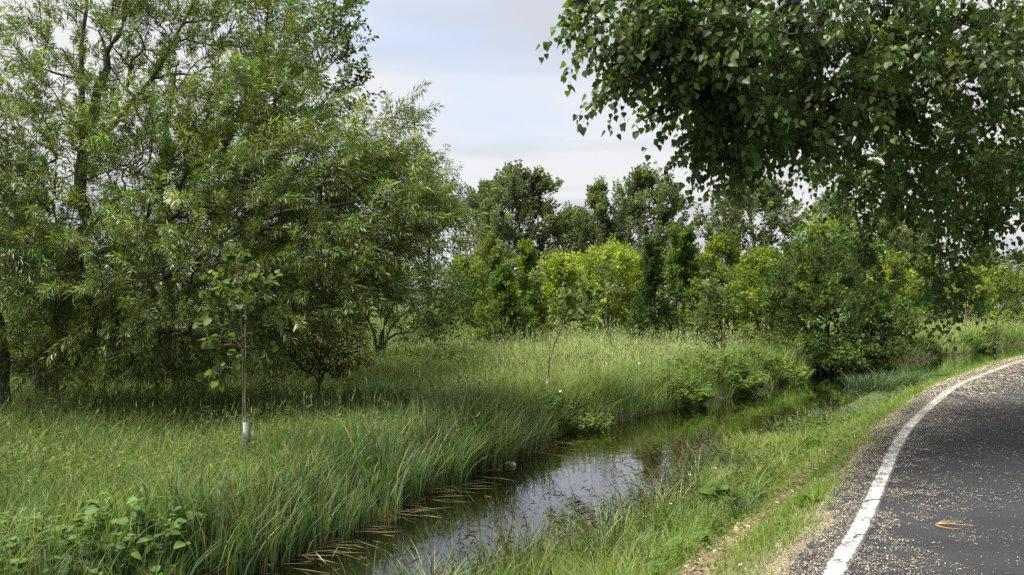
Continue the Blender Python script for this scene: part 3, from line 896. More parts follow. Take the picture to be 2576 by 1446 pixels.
shrub('robinia', 'bright lime green feathery tree in the middle of the meadow edge', 'tree', 1530, 634, 82, 31, 210, 'round', C_LIME, leaf=(0.127, .5), nleaf=57, twig=(.6, .5, .6, .2), rt=.006, spread=.15, t0=.12, multi=True, **H)
shrub('robinia', 'smaller lime green tree tucked behind the columnar hornbeam', 'tree', 1597, 672, 42, 32.5, 100, 'round', C_LIME, leaf=(0.127, .5), nleaf=54, twig=(.6, .5, .6, .2), rt=.006, spread=.15, t0=.12, **H)
shrub('columnar_hornbeam', 'narrow dark columnar hornbeam with a wider foot beside the lime green trees', 'tree', 1638, 616, 52, 26.5, 200, 'column', C_DARK, leaf=(0.098, .6), nleaf=54, twig=(.4, .6, .7, .1), rt=.005, spread=.09, **H)
shrub('columnar_hornbeam', 'tall dark columnar tree with loose pointed top against the sky gap', 'tree', 1716, 594, 60, 28.5, 210, 'column', C_HOR[:1] + C_DARK[1:], leaf=(0.109, .6), nleaf=54, twig=(.5, .7, .6, .1), rt=.005, spread=.1, **H)
shrub('field_maple', 'round-topped maple with golden new leaves behind the staked sapling', 'tree', 1815, 608, 62, 30, 190, 'round', C_HOR[1:] + C_MID[:2], leaf=(0.127, .65), nleaf=52, twig=(.5, .5, .7, .2), rt=.006, spread=.13, t0=.08, **H)
shrub('mixed_shrub', 'mid green leafy shrub filling between columnar tree and staked sapling', 'shrub', 1768, 730, 48, 26.5, 90, 'dome', C_MID, leaf=(0.115, .65), nleaf=52, twig=(.5, .5, .6, .2), rt=.005, spread=.12, multi=True, **H)
shrub('hazel', 'spreading mid green hazel with visible trunks left of the dark waterside bush', 'shrub', 1925, 654, 92, 26, 230, 'round', C_MID[:2] + C_HOR[1:3], leaf=(0.098, .7), nleaf=54, twig=(.5, .4, .7, .2), rt=.006, spread=.12, multi=True, t0=.12, **H)
tree('waterside_bush', 'large very dark green bush overhanging the stream bend', 'shrub',
     [([ground_pt(2075, 24), at(2080, 860, 24), at(2085, 760, 24), at(2090, 620, 24)], .09, .03), ([ground_pt(2075, 24), at(2120, 860, 23.8), at(2190, 800, 23.6), at(2250, 800, 23.4)], .05, .012),
      ([ground_pt(2075, 24), at(2040, 850, 23.8), at(1985, 760, 23.8)], .05, .012)],
     np.concatenate([blob(2075, 740, 150, 135, 23.6, 1.5, 330), blob(2190, 815, 90, 80, 23.0, 1.1, 140), blob(2000, 740, 90, 110, 24.2, 1.1, 80), blob(2095, 625, 110, 60, 24.4, 1.1, 80), blob(2110, 880, 120, 42, 22.6, .9, 110),
                     blob(1985, 870, 80, 40, 22.8, .8, 60), blob(2085, 905, 130, 34, 22.6, .7, 130)]),
     C_DARK + C_MID[:1] + C_HOR[:1], shape='rhomb', leaf=(0.098, .6), nleaf=42, twig=(.45, .2, .8, .2), rt=.006, spread=.11)
shrub('crab_apple', 'yellow-green leafy crown peeping over the dark waterside bush', 'tree', 2080, 570, 62, 27, 110, 'round', C_LIME[1:] + C_HOR[1:3], leaf=(0.138, .7), nleaf=44, twig=(.5, .5, .6, .2), rt=.006, spread=.14, t0=.4, **H)
shrub('silver_willow', 'pale silvery green rounded willow far behind the waterside bush', 'tree', 2095, 508, 80, 48, 150, 'dome', C_GREY + C_LIME[3:], bmat=M_BARK_GREY, leaf=(0.230, .35), nleaf=52, twig=(.9, .8, .5, .2), rt=.008, spread=.2, t0=.2)
# right hand meadow
for px, yt, hw, D, kd, cl, lab in ((2245, 662, 56, 38, 'dome', C_LIME[1:] + C_MID, 'yellowish green bush just right of the dark waterside bush'),
                                   (2335, 672, 54, 41, 'dome', C_MID + C_LIME[3:], 'green bush behind the lowest hanging poplar spray'),
                                   (2425, 684, 60, 40, 'dome', C_LIME[1:] + C_MID, 'sunny green bush between hanging poplar spray and flowering elder'),
                                   (2500, 692, 56, 43, 'dome', C_MID + C_LIME[3:], 'fresh green bush behind the flowering elder'),
                                   (2640, 680, 80, 39, 'dome', C_MID, 'green bush cut off by the frame beyond the elder')):
    shrub('meadow_bush', lab, 'shrub', px, yt, hw, D, 140, kd, cl, leaf=(0.149, .6), nleaf=49, twig=(.6, .6, .6, .1), rt=.006, spread=.15, multi=True, group='bushes along the right meadow', **H)
for px, yt, hw, D, lab in ((2290, 600, 70, 85, 'dark distant tree between the hanging sprays'), (2475, 655, 40, 105, 'small grey far tree on the skyline left of the elder'),
                           (2560, 652, 70, 150, 'distant blue-grey wooded patch on the skyline at the frame edge'), (2700, 640, 110, 140, 'distant wood continuing past the frame edge')):
    shrub('skyline_tree', lab, 'tree', px, yt, hw, D, 120, 'dome', C_FAR, bmat=M_BARK_GREY, leaf=(0.575, .6), nleaf=28, twig=(1.6, .6, .5, 0), rt=.014, spread=.5, multi=True, group='trees on the skyline')
def umbels(root, base, pts, dirv, TL):
    hi = np.argsort(-pts[:, 2])[:34]
    ac = Acc()
    for i_ in hi:
        c = pts[i_] + dirv[i_] * TL[i_] + (0, -.05, .10)
        n = 26
        rr = .10 * np.sqrt(rnd(n, 0, 1)); th = rnd(n, 0, 6.283)
        q_ = c + np.stack([np.cos(th) * rr, np.sin(th) * rr, .03 * (1 - rr / .1)], 1)
        leaves(ac, q_, nrm(np.stack([np.cos(th), np.sin(th), th * 0], 1)), np.tile([0, 0, 1.], (n, 1)), np.full(n, .032), np.full(n, .03), 'rhomb', np.tile([.62, .60, .42], (n, 1)))
    tag(link('blossom', ac.mesh('blossom', M_LEAF, base), root), 'flat cream flower heads', kind='stuff')
eb = ground_pt(2500, 30)
tree('elder', 'leaning elder with flat cream flower heads at the right frame edge', 'tree',
     [([eb, at(2508, 800, 30), at(2530, 760, 30), at(2558, 710, 30)], .06, .02), ([at(2520, 780, 30), at(2545, 770, 30), at(2600, 740, 30)], .03, .01)],
     np.concatenate([blob(2545, 720, 60, 32, 30, .8, 70), blob(2620, 715, 60, 40, 30, .8, 50), blob(2505, 835, 26, 22, 29.7, .3, 14)]), C_MID[1:] + C_LIME[3:], shape='rhomb',
     leaf=(.11, .5), nleaf=28, twig=(.4, .5, .6, .1), rt=.006, spread=.12, bmat=M_BARK, extra=umbels)

# staked saplings
def cane(px, y0, y1, D, lab, r=.012, tilt=0):
    b_ = ground_pt(px, D, -.1)
    top = at(px + tilt, y0, D)
    ac = Acc()
    P = np.linspace(b_, top, 9)
    P[1:-1] += RNG.normal(0, .002, (7, 3))
    tube_path(ac, P, r * (1 + .12 * (np.arange(9) % 2)), 7, np.array([.36, .25, .10]))
    m_ = bpy.data.materials.get('bamboo')
    if m_ is None:
        m_, t_, p_ = principled('bamboo')
        n_ = noise_node(t_, 30, 3, .6, wpos(t_))
        t_.links.new(ramp(t_, n_, [(.3, (.16, .12, .06)), (.7, (.32, .25, .14))]), p_.inputs['Base Color'])
        p_.inputs['Roughness'].default_value = .55
    return tag(link('bamboo_cane', ac.mesh('bamboo_cane', m_, b_, True), None, b_), lab, 'stake')
def guard(px, ytop, D, w, lab, dx=0, tilt=.03):
    """translucent plastic tube guard round a sapling's foot"""
    b_ = ground_pt(px, D, -.02)
    top = at(px, ytop, D)[2]
    h_ = top - b_[2]
    m_ = bpy.data.materials.get('guard_plastic')
    if m_ is None:
        m_, t_, p_ = principled('guard_plastic')
        p_.inputs['Base Color'].default_value = (.13, .17, .145, 1)
        p_.inputs['Roughness'].default_value = .4
        p_.inputs['Alpha'].default_value = .62
    ac = Acc()
    n = 16; th = np.arange(n) * 2 * np.pi / n
    rows = []
    for rr, zz_ in ((w, 0), (w * .97, h_ * .5), (w * 1.04, h_), (w * 1.0, h_ - .002), (w * .94, h_ * .5), (w * .96, 0)):
        rows.append(np.stack([rr * np.sign(np.cos(th)) * np.abs(np.cos(th)) ** .7 + tilt * zz_, rr * np.sign(np.sin(th)) * np.abs(np.sin(th)) ** .7, np.full(n, zz_)], 1))
    f = []
    for i_ in range(len(rows) - 1):
        for j in range(n):
            a_, c_ = i_ * n + j, i_ * n + (j + 1) % n
            f += [(a_, c_, c_ + n), (a_, c_ + n, a_ + n)]
    ac.add(np.concatenate(rows), np.array(f), np.array([.5, .5, .5]))
    return tag(link('tree_guard', ac.mesh('tree_guard', m_, (0, 0, 0), True), None, b_), lab, 'tree guard')
C_ALD = [(0.072, 0.105, 0.037), (0.09, 0.126, 0.041), (0.114, 0.15, 0.046), (0.06, 0.091, 0.037)]
sb = ground_pt(612, 9.0)
tree('alder_sapling', 'young alder sapling with round leaves and straight stem tied to a cane', 'tree',
     [([sb, at(612, 1000, 9), at(610, 880, 9), at(606, 760, 9), at(598, 690, 9), at(594, 640, 9)], .016, .005)],
     np.concatenate([blob(595, 665, 34, 32, 9, .12, 9), blob(590, 740, 72, 50, 9, .28, 20), blob(660, 720, 34, 30, 9, .15, 6), blob(600, 800, 90, 40, 9, .3, 18), blob(545, 800, 45, 30, 9, .2, 6),
                     blob(590, 860, 50, 42, 9, .2, 10), blob(650, 880, 46, 26, 9, .15, 7), blob(560, 925, 40, 30, 9, .15, 4)]), C_ALD, mat=M_LEAF, bmat=M_BARK_GREY,
     leaf=(.078, .95), nleaf=5, twig=(.14, .4, .9, .2), hang=.15, rt=.0026, n_obj=420, obj_shape='round', attach=.2, spread=.035)
cane(617, 778, 0, 8.93, 'straight bamboo cane tied beside the alder sapling', .0065, 0)
guard(617, 1060, 8.97, .046, 'pale translucent plastic guard at the foot of the alder sapling')
s2 = ground_pt(1378, 14.4)
tree('bent_sapling', 'bent young sapling with leaves only at its leaning top, mid meadow', 'tree',
     [([s2, at(1378, 945, 14.4), at(1386, 890, 14.4), at(1402, 850, 14.4), at(1422, 812, 14.4), at(1455, 770, 14.4), at(1490, 745, 14.4)], .017, .005)],
     np.concatenate([blob(1425, 770, 38, 36, 14.4, .2, 20), blob(1470, 740, 40, 22, 14.4, .2, 9), blob(1510, 735, 34, 18, 14.4, .15, 6), blob(1480, 790, 40, 26, 14.4, .2, 9), blob(1400, 805, 16, 18, 14.4, .1, 4)]),
     C_ALD + C_MID[1:3], bmat=M_BARK, leaf=(.085, .9), nleaf=6, twig=(.16, .3, .8, .2), rt=.003, n_obj=290, obj_shape='round', attach=.6, spread=.04)
cane(1379, 805, 0, 14.5, 'thin leaning cane beside the bent sapling', .009, 6)
guard(1378, 953, 14.35, .05, 'small clear plastic guard at the foot of the bent sapling')
s3 = ground_pt(1815, 20.3)
tree('staked_sapling', 'staked young tree with pale upright leaves in front of the round-topped maple', 'tree',
     [([s3, at(1815, 850, 20.3), at(1814, 780, 20.3), at(1808, 715, 20.3)], .025, .006)],
     np.concatenate([blob(1805, 765, 62, 55, 20.3, .5, 46), blob(1765, 800, 36, 30, 20.3, .3, 14), blob(1790, 855, 28, 24, 20.2, .2, 12)]), C_ALD + C_MID, bmat=M_BARK, leaf=(.10, .75), nleaf=9,
     twig=(.25, .5, .6, .1), rt=.004, n_obj=120, obj_shape='ovate', attach=.2, spread=.06)
cane(1819, 800, 0, 20.2, 'brown stake beside the young tree in front of the maple', .02, 2)
s4 = ground_pt(1538, 23.5)
tree('crooked_sapling', 'crooked bare-stemmed sapling with grey-green tuft in front of the lime green tree', 'tree',
     [([s4, at(1536, 845, 23.5), at(1524, 800, 23.5), at(1530, 760, 23.5), at(1518, 715, 23.5), at(1500, 660, 23.5)], .035, .008), ([at(1528, 770, 23.5), at(1545, 700, 23.5), at(1552, 650, 23.5)], .018, .006)],
     np.concatenate([blob(1525, 735, 44, 26, 23.5, .4, 26), blob(1495, 770, 30, 16, 23.5, .3, 8), blob(1520, 680, 34, 30, 23.5, .3, 8)]), C_GREY + C_MID[:2], bmat=M_BARK, leaf=(.10, .6), nleaf=14,
     twig=(.3, .3, .6, .2), rt=.004, attach=.5, spread=.08)
for px, yt, D, lab in ((2308, 790, 33, 'short thin staked sapling in the right-hand meadow nearest the waterside bush'), (2427, 722, 31, 'thin leafy sapling standing alone in right-hand meadow grass')):
    shrub('meadow_sapling', lab, 'tree', px, yt, 26, D, 22, 'round', C_MID, leaf=(.1, .6), nleaf=16, twig=(.3, .5, .5, .1), rt=.004, spread=.09, t0=.6, r0=.025, bmat=M_BARK_PALE)
# ------------------------------------------------------------------ meadow and verge grass
def scatter(x0, x1, y0, y1, dens, slack=1.22, keep=None):
    n = int((x1 - x0) * (y1 - y0) * dens)
    P = np.stack([rnd(n, x0, x1), rnd(n, y0, y1)], 1)
    P = P[np.abs(P[:, 0]) < .649 * slack * P[:, 1] + .3]
    fl = fields(P)
    m_ = keep(P, *fl)
    P = P[m_]; fl = tuple(f[m_] for f in fl)
    return np.c_[P, height(P, fl) - .01], fl
G_DEEP = np.array([.066, .118, .034]); G_LUSH = np.array([.145, .190, .050]); G_PALE = np.array([.320, .390, .140]); G_STRAW = np.array([.32, .30, .16])
acc = Acc(); heads = Acc()
for y0, y1, x0, x1, dens, wd, segs, hd in ((4.2, 10, -8.6, 1.2, 900, .0085, 3, .10), (10, 16, -13.5, 5, 520, .0115, 3, .16), (16, 26, -22, 13, 280, .015, 2, .20), (26, 42, -36, 36, 95, .026, 2, .2), (42, 56, -46, 46, 14, .06, 2, 0)):
    P, (dl, dr, dw) = scatter(x0, x1, y0, y1, dens, 1.22, lambda P, dl, dr, dw: (dl > .02) & ((((P[:, 0] + 3.5) / .95) ** 2 + ((P[:, 1] - 5.9) / .6) ** 2 > 1) | (rnd(len(P), 0, 1) < .35)))
    n = len(P)
    patch = vnoise(P[:, 0], P[:, 1], 2.2, 11) * .6 + vnoise(P[:, 0], P[:, 1], .7, 12) * .4
    dry = np.clip(smooth(-3.0, 1.0, P[:, 0] - .12 * (P[:, 1] - 10)) * smooth(1.0, 3.0, dl) + .45 * patch, 0, 1)      # fine pale grasses grow away from the bank
    H_ = (.40 + .17 * patch + .06 * (1 - dry) + .10 * dry + .12 * smooth(0, .4, dl) * (1 - smooth(.6, 1.6, dl))) * rnd(n, .6, 1.25)
    mixc = (G_DEEP + (G_LUSH - G_DEEP) * np.clip(rnd(n, 0, 1) * .7 + .5 * vnoise(P[:, 0], P[:, 1], 1.1, 13) + .15, 0, 1)[:, None])
    cb = mixc * (1 - .6 * dry[:, None]) + (G_LUSH * .6 + G_PALE * .4) * (.6 * dry[:, None])
    ct = cb * (1 - .85 * dry[:, None]) * 1.12 + G_PALE * (.85 * dry[:, None])
    st = (rnd(n, 0, 1) < .06 + .06 * dry)[:, None]
    ct = np.where(st, G_STRAW * rnd(n, .7, 1.1)[:, None], ct)
    jit_ = (1 + RNG.normal(0, .15, (n, 1))).clip(.6, 1.5)
    az = rnd(n, 0, 6.283)
    blades(acc, P, H_, wd * rnd(n, .6, 1.4), az, rnd(n, .15, 1.0), cb * jit_, ct * jit_, segs)
    if hd:
        sel = rnd(n, 0, 1) < hd * (.4 + .9 * dry)
        Q = P[sel]; k = len(Q)
        hh = H_[sel] * rnd(k, 1.15, 1.6)
        a_ = rnd(k, 0, 6.283); ln = rnd(k, .05, .35)
        tipd = np.stack([np.cos(a_) * ln, np.sin(a_) * ln, np.ones(k)], 1)
        top = Q + tipd * hh[:, None]
        col = pick([(.28, .35, .14), (.33, .38, .18), (.29, .33, .16), (.25, .33, .12)], k) * (.55 + .45 * dry[sel][:, None])
        blades(heads, Q, hh, np.full(k, wd * .35), a_, ln, col * .7, col, 2, 1.0)
        for _ in range(2):
            ax = nrm(tipd + RNG.normal(size=(k, 3)) * .32)
            leaves(heads, top - tipd * (hh * rnd(k, .0, .22))[:, None], ax, nrm(RNG.normal(size=(k, 3))), rnd(k, .05, .11), np.full(k, wd * .8), 'lance', col)
for y0, y1, x0, x1, dens, wd in ((11, 19, -1, 7, 420, .013), (19, 36, 4, 27, 230, .024)):          # lush growth hanging over the far waterline
    P, (dl, dr, dw) = scatter(x0, x1, y0, y1, dens, 1.2, lambda P, dl, dr, dw: (dl > .04) & (dl < .8))
    n = len(P)
    cb = (G_DEEP + (G_LUSH - G_DEEP) * rnd(n, 0, 1)[:, None]) * (1 + RNG.normal(0, .15, (n, 1)))
    blades(acc, P, rnd(n, .15, .36), wd * rnd(n, .6, 1.4), rnd(n, 0, 6.283), rnd(n, .3, 1.2), cb, cb * 1.2, 2)
tag(link('meadow_grass', acc.mesh('meadow_grass', M_GRASS)), 'tall soft meadow grass on the far side of the stream', 'grass', None, 'stuff')
tag(link('grass_seed_heads', heads.mesh('grass_seed_heads', M_DRY)), 'pale feathery seed heads standing above the meadow grass', 'grass', None, 'stuff')

acc = Acc()
for y0, y1, x0, x1, dens, wd, segs in ((2.6, 7, -2.5, 4.5, 3900, .0046, 3), (7, 12, -.5, 8, 2200, .0066, 3), (12, 20, 2, 14, 900, .011, 2), (20, 36, 8, 34, 260, .022, 2)):
    P, (dl, dr, dw) = scatter(x0, x1, y0, y1, dens, 1.25, lambda P, dl, dr, dw: (dr > .30) & (dw < -.18))
    n = len(P)
    side = -dw
    bank = smooth(1.15, 1.6, side)
    sw = side + .22 * vnoise(P[:, 0], P[:, 1], .8, 61)
    lit = smooth(.70, .85, sw) * (1 - smooth(1.12, 1.32, sw)) * (1 - smooth(7.5, 10.5, P[:, 1]))
    ragg = smooth(.15, .38, side + .14 * vnoise(P[:, 0], P[:, 1], .5, 21) + .08 * vnoise(P[:, 0], P[:, 1], .17, 23))
    lit = lit * np.clip(.75 + .9 * vnoise(P[:, 0], P[:, 1], .45, 62), 0, 1)
    kp = rnd(n, 0, 1) < (1 - .82 * lit) * (.08 + .92 * ragg) * (.75 + .35 * vnoise(P[:, 0], P[:, 1], .6, 22)) * (1 - .25 * bank)
    P, bank, side, lit = P[kp], bank[kp], side[kp], lit[kp]; dr_ = dr[kp]
    n = len(P)
    pn = vnoise(P[:, 0], P[:, 1], .8, 24)
    far_ = smooth(12, 18, P[:, 1])
    bpat = vnoise(P[:, 0], P[:, 1], .9, 71)
    midw = smooth(10.5, 12.5, P[:, 1])
    H_ = (.10 * (1 - bank) + (.36 - .20 * midw + .15 * bpat * (1 - .6 * midw) - .19 * far_) * bank + .04 * pn) * rnd(n, .55, 1.35) * (1 - .4 * lit)
    c0 = np.array([.105, .170, .028]); c1 = np.array([.170, .240, .048])
    cb = c0 + (c1 - c0) * rnd(n, 0, 1)[:, None]
    mixb = (bank * np.clip(.35 - .55 * bpat, 0, .9))[:, None]
    cb = cb * (1 - mixb) + np.array([.075, .125, .042]) * mixb
    cb = cb * (1 + .25 * (bank * vnoise(P[:, 0], P[:, 1], .33, 72))[:, None])
    st = (rnd(n, 0, 1) < .10 + .4 * lit + .05 * bank)[:, None]
    ct = np.where(st, np.array([.30, .25, .12]), cb * 1.15)
    cb = np.where(st, np.array([.22, .17, .08]), cb)
    blades(acc, P, H_.clip(.03, .6), wd * rnd(n, .6, 1.4) * (1 + .9 * bank), rnd(n, 0, 6.283), rnd(n, .15, .9), cb, ct, segs)
tag(link('verge_grass', acc.mesh('verge_grass', M_GRASS)), 'short bright grass verge between the road and the stream', 'grass', None, 'stuff')
# broad-leaved weeds mixed into the meadow
acc = Acc()
for y0, y1, x0, x1, dens, ln in ((4.4, 10, -8, 1, 190, .055), (10, 17, -12, 5, 90, .07)):
    P, (dl, dr, dw) = scatter(x0, x1, y0, y1, dens, 1.15, lambda P, dl, dr, dw: (dl > .25) & (vnoise(P[:, 0], P[:, 1], 1.0, 81) + .5 * vnoise(P[:, 0], P[:, 1], .4, 82) > .12))
    n = len(P)
    P[:, 2] += rnd(n, .12, .46)
    a_ = rnd(n, 0, 6.283)
    leaves(acc, P, np.stack([np.cos(a_), np.sin(a_), rnd(n, -.4, .5)], 1), nrm(np.array([0, 0, 1.]) + RNG.normal(size=(n, 3)) * .35), ln * rnd(n, .6, 1.6), ln * .5 * rnd(n, .6, 1.4), 'ovate',
           pick([(.075, .135, .028), (.105, .165, .034), (.070, .115, .036), (.14, .17, .05)], n))
tag(link('meadow_weeds', acc.mesh('meadow_weeds', M_LEAF)), 'scattered broad-leaved weeds among the meadow grass', 'weeds', None, 'stuff')
# small broad leaves of clover, dock and nettle in the verge
acc = Acc()
for y0, y1, x0, x1, dens, ln in ((3, 8, -2.5, 5, 620, .044), (8, 14, -.5, 9, 360, .055), (14, 24, 4, 18, 90, .06)):
    P, (dl, dr, dw) = scatter(x0, x1, y0, y1, dens, 1.2, lambda P, dl, dr, dw: (dr > .25) & (dw < -.45))
    s_ = -dw
    kp = rnd(len(P), 0, 1) < np.where(s_ > 1.25, .9, .25) * (.4 + .9 * (vnoise(P[:, 0], P[:, 1], .7, 31) > -.1))
    P = P[kp]; s_ = s_[kp]; n = len(P)
    P[:, 2] += rnd(n, .02, .10) + np.where(s_ > 1.25, rnd(n, 0, .18), 0)
    a_ = rnd(n, 0, 6.283)
    leaves(acc, P, np.stack([np.cos(a_), np.sin(a_), rnd(n, -.2, .5)], 1), nrm(np.array([0, 0, 1.]) + RNG.normal(size=(n, 3)) * .3), ln * rnd(n, .6, 1.6), ln * .62 * rnd(n, .6, 1.4), 'ovate',
           pick([(.060, .120, .022), (.085, .150, .026), (.055, .100, .030)], n))
tag(link('verge_weeds', acc.mesh('verge_weeds', M_LEAF)), 'low broad-leaved weeds mixed into the verge grass', 'weeds', None, 'stuff')
# dry litter on the bare strip
acc = Acc()
P, (dl, dr, dw) = scatter(-2.5, 6, 2.8, 11.5, 1500, 1.2, lambda P, dl, dr, dw: (dw < -.42) & (dw > -1.6))
w_ = smooth(.65, .85, -dw - .22 * vnoise(P[:, 0], P[:, 1], .8, 61) * -1) * (1 - smooth(1.12, 1.35, -dw + .22 * vnoise(P[:, 0], P[:, 1], .8, 61))) * (1 - smooth(8.0, 11.5, P[:, 1]))
kp = rnd(len(P), 0, 1) < .05 + .9 * w_
P = P[kp]; n = len(P)
P[:, 2] += rnd(n, .006, .03)
a_ = rnd(n, 0, 6.283)
leaves(acc, P, np.stack([np.cos(a_), np.sin(a_), rnd(n, -.15, .25)], 1), nrm(np.array([0, 0, 1.]) + RNG.normal(size=(n, 3)) * .35), rnd(n, .015, .06), rnd(n, .004, .025), 'rhomb',
       pick([(.20, .15, .09), (.13, .095, .06), (.27, .22, .14), (.08, .06, .045), (.32, .28, .20)], n))
tag(link('leaf_litter', acc.mesh('leaf_litter', M_DRY)), 'dry brown leaf litter on the bare strip of the verge', 'leaf litter', None, 'stuff')

# ------------------------------------------------------------------ reeds, sedges and herbs as single plants
def along(L, d0, d1, off, seed):
    """points offset from a bank polyline"""
    C = catmull(L, 12)
    return C
def reed_clump(label, x, y, rx, n, hgt, wd, cols, lean=(.15, .6), group=None, red=True, name='reed_clump', spikes=0, segs=4, wz=WATER_Z):
    b_ = np.array([x, y, max(gz(x, y), wz - .1)])
    root = thing(name, label, 'reeds' if 'reed' in name else ('grass' if 'grass' in name else 'sedge'), b_, group)
    ac = Acc()
    a_ = rnd(n, 0, 6.283); r_ = rx * np.sqrt(rnd(n, 0, 1))
    xy = np.stack([x + np.cos(a_) * r_, y + np.sin(a_) * r_], 1)
    P = np.c_[xy, np.maximum(height(xy), wz - .08)]
    az = a_ + RNG.normal(0, .9, n)
    H_ = hgt * rnd(n, .55, 1.18)
    cb = pick(cols, n); ct = cb * rnd(n, .95, 1.3)[:, None]
    dead = (rnd(n, 0, 1) < .09)[:, None]
    cb = np.where(dead, np.array([.19, .14, .07]), cb); ct = np.where(dead, np.array([.27, .21, .11]), ct)
    blades(ac, P, H_, wd * rnd(n, .6, 1.3), az, rnd(n, *lean), cb, ct, segs, 2.2)
    tag(link('blades', ac.mesh('blades', M_REED, b_), root), kind='stuff')
    if red:
        ac = Acc()
        k = max(10, n // 5)
        sel = RNG.integers(0, n, k)
        c_ = pick([(.15, .065, .030), (.20, .10, .05), (.10, .055, .03)], k)
        blades(ac, P[sel] + RNG.normal(0, .02, (k, 3)) * (1, 1, 0), rnd(k, .10, .24), np.full(k, wd * 1.1), rnd(k, 0, 6.283), rnd(k, .1, .7), c_, c_ * 1.3, 2)
        tag(link('dead_sheaths', ac.mesh('dead_sheaths', M_DRY, b_), root), 'reddish brown dead leaf bases', kind='stuff')
    if spikes:
        ac = Acc()
        k = spikes
        a2 = rnd(k, 0, 6.283); hh = hgt * rnd(k, 1.0, 1.45); ln = rnd(k, .25, .7)
        sel = RNG.integers(0, n, k)
        c_ = pick([(.040, .036, .018), (.058, .046, .024), (.040, .048, .022)], k)
        blades(ac, P[sel], hh, np.full(k, .0085), a2, ln, c_ * 1.6, c_, 4, 2.0)
        top = P[sel] + np.stack([np.cos(a2) * hh * ln, np.sin(a2) * hh * ln, hh * (1 - .35 * ln)], 1)
        stp = P[sel]
        for j in range(5):
            u = 1 - .09 * j
            q_ = stp + np.stack([np.cos(a2) * hh * ln * u ** 2, np.sin(a2) * hh * ln * u ** 2, hh * (u - .35 * ln * u ** 2.4)], 1)
            side = np.where(RNG.integers(0, 2, k) > 0, 1, -1)[:, None]
            d_ = np.stack([np.cos(a2), np.sin(a2), rnd(k, -.75, .15)], 1) + RNG.normal(size=(k, 3)) * .35
            leaves(ac, q_, d_, nrm(RNG.normal(size=(k, 3))), rnd(k, .06, .11), rnd(k, .008, .013), 'lance', c_ * rnd(k, .8, 1.5)[:, None])
        tag(link('flower_spikes', ac.mesh('flower_spikes', M_DRY, b_), root), 'dark drooping flower spikes', kind='stuff')
    return root
C_REED = [(.058, .110, .042), (.076, .132, .046), (.095, .150, .050), (.070, .120, .066), (.115, .155, .075)]
C_SEDGE = [(.045, .080, .030), (.060, .100, .034), (.085, .120, .040)]
reedspots = []
LC = catmull(LEFT, 40)
sel = LC[(LC[:, 1] > 5.2) & (LC[:, 1] < 11.7)]
d_ = np.gradient(sel, axis=0); nl = nrm(np.stack([-d_[:, 1], d_[:, 0]], 1))
idx = np.linspace(0, len(sel) - 1, 17).astype(int)
for j, i_ in enumerate(idx):
    for row, off in enumerate((.02, .42)):
        p_ = sel[i_] + nl[i_] * (off + RNG.uniform(-.06, .08)) + RNG.normal(0, .05, 2)
        if row and j > 12:
            continue
        reed_clump('tall blue-green reed tuft in the dense bed along the far waterline', p_[0], p_[1], .30, 150 if row == 0 else 70, (.74 if row == 0 else .58) * RNG.uniform(.75, 1.15), .016, C_REED, lean=(.05, .6), group='reed bed on the far bank',
                   red=(row == 0))
p_ = LC[np.abs(LC[:, 1] - 10.6).argmin()]
reed_clump('largest dark reed tussock at the end of the reed bed, with reddish feet', p_[0] - .1, p_[1] + .1, .55, 620, .95, .013, C_SEDGE, lean=(.1, .75))
p_ = LC[np.abs(LC[:, 1] - 9.7).argmin()]
reed_clump('reed tussock with red-brown feet beside the largest dark tussock', p_[0] - .05, p_[1] + .1, .42, 380, .85, .013, C_SEDGE + C_REED[:2], lean=(.1, .7))
# sedges leaning over the water on the near bank
RC = catmull(RIGHT, 40)
sel = RC[(RC[:, 1] > 5.6) & (RC[:, 1] < 11.2)]
d_ = np.gradient(sel, axis=0); nr_ = nrm(np.stack([d_[:, 1], -d_[:, 0]], 1))
for j, i_ in enumerate(np.linspace(0, len(sel) - 1, 15).astype(int)):
    p_ = sel[i_] + nr_[i_] * RNG.uniform(.05, .40)
    reed_clump('sedge tuft with dark arching flower spikes leaning over the water from the near bank', p_[0], p_[1], .30, 110, .54, .010, C_SEDGE, lean=(.3, 1.0), group='sedges on the near bank', red=False,
               name='sedge_tuft', spikes=13)
# rough tussocks scattered over the near bank
for j in range(30):
    y_ = 4.6 + 12.5 * (j + RNG.uniform(0, .8)) / 30
    c0 = RC[np.abs(RC[:, 1] - y_).argmin()]; c1 = LINE_C[np.abs(LINE_C[:, 1] - y_).argmin()]
    p_ = c0 + (c1 - c0) * RNG.uniform(.14, .52)
    cl = ([(.12, .19, .04), (.15, .22, .05), (.10, .16, .035)], [(.07, .125, .05), (.09, .14, .06), (.06, .105, .045)], [(.15, .20, .06), (.20, .22, .08), (.12, .17, .04)])[j % 3]
    reed_clump(('bright green rough grass tussock on the near bank', 'blue-green rough grass tussock on the near bank', 'yellowish rough grass tussock with straw blades on the near bank')[j % 3], p_[0], p_[1],
               RNG.uniform(.16, .32), 95, RNG.uniform(.36, .58) * (1 if y_ < 10.5 else .5), .010 if y_ < 9 else .014, cl, lean=(.2, 1.1), group='rough tussocks on the near bank', red=False, name='grass_tussock', segs=4 if y_ < 9 else 3, spikes=3)
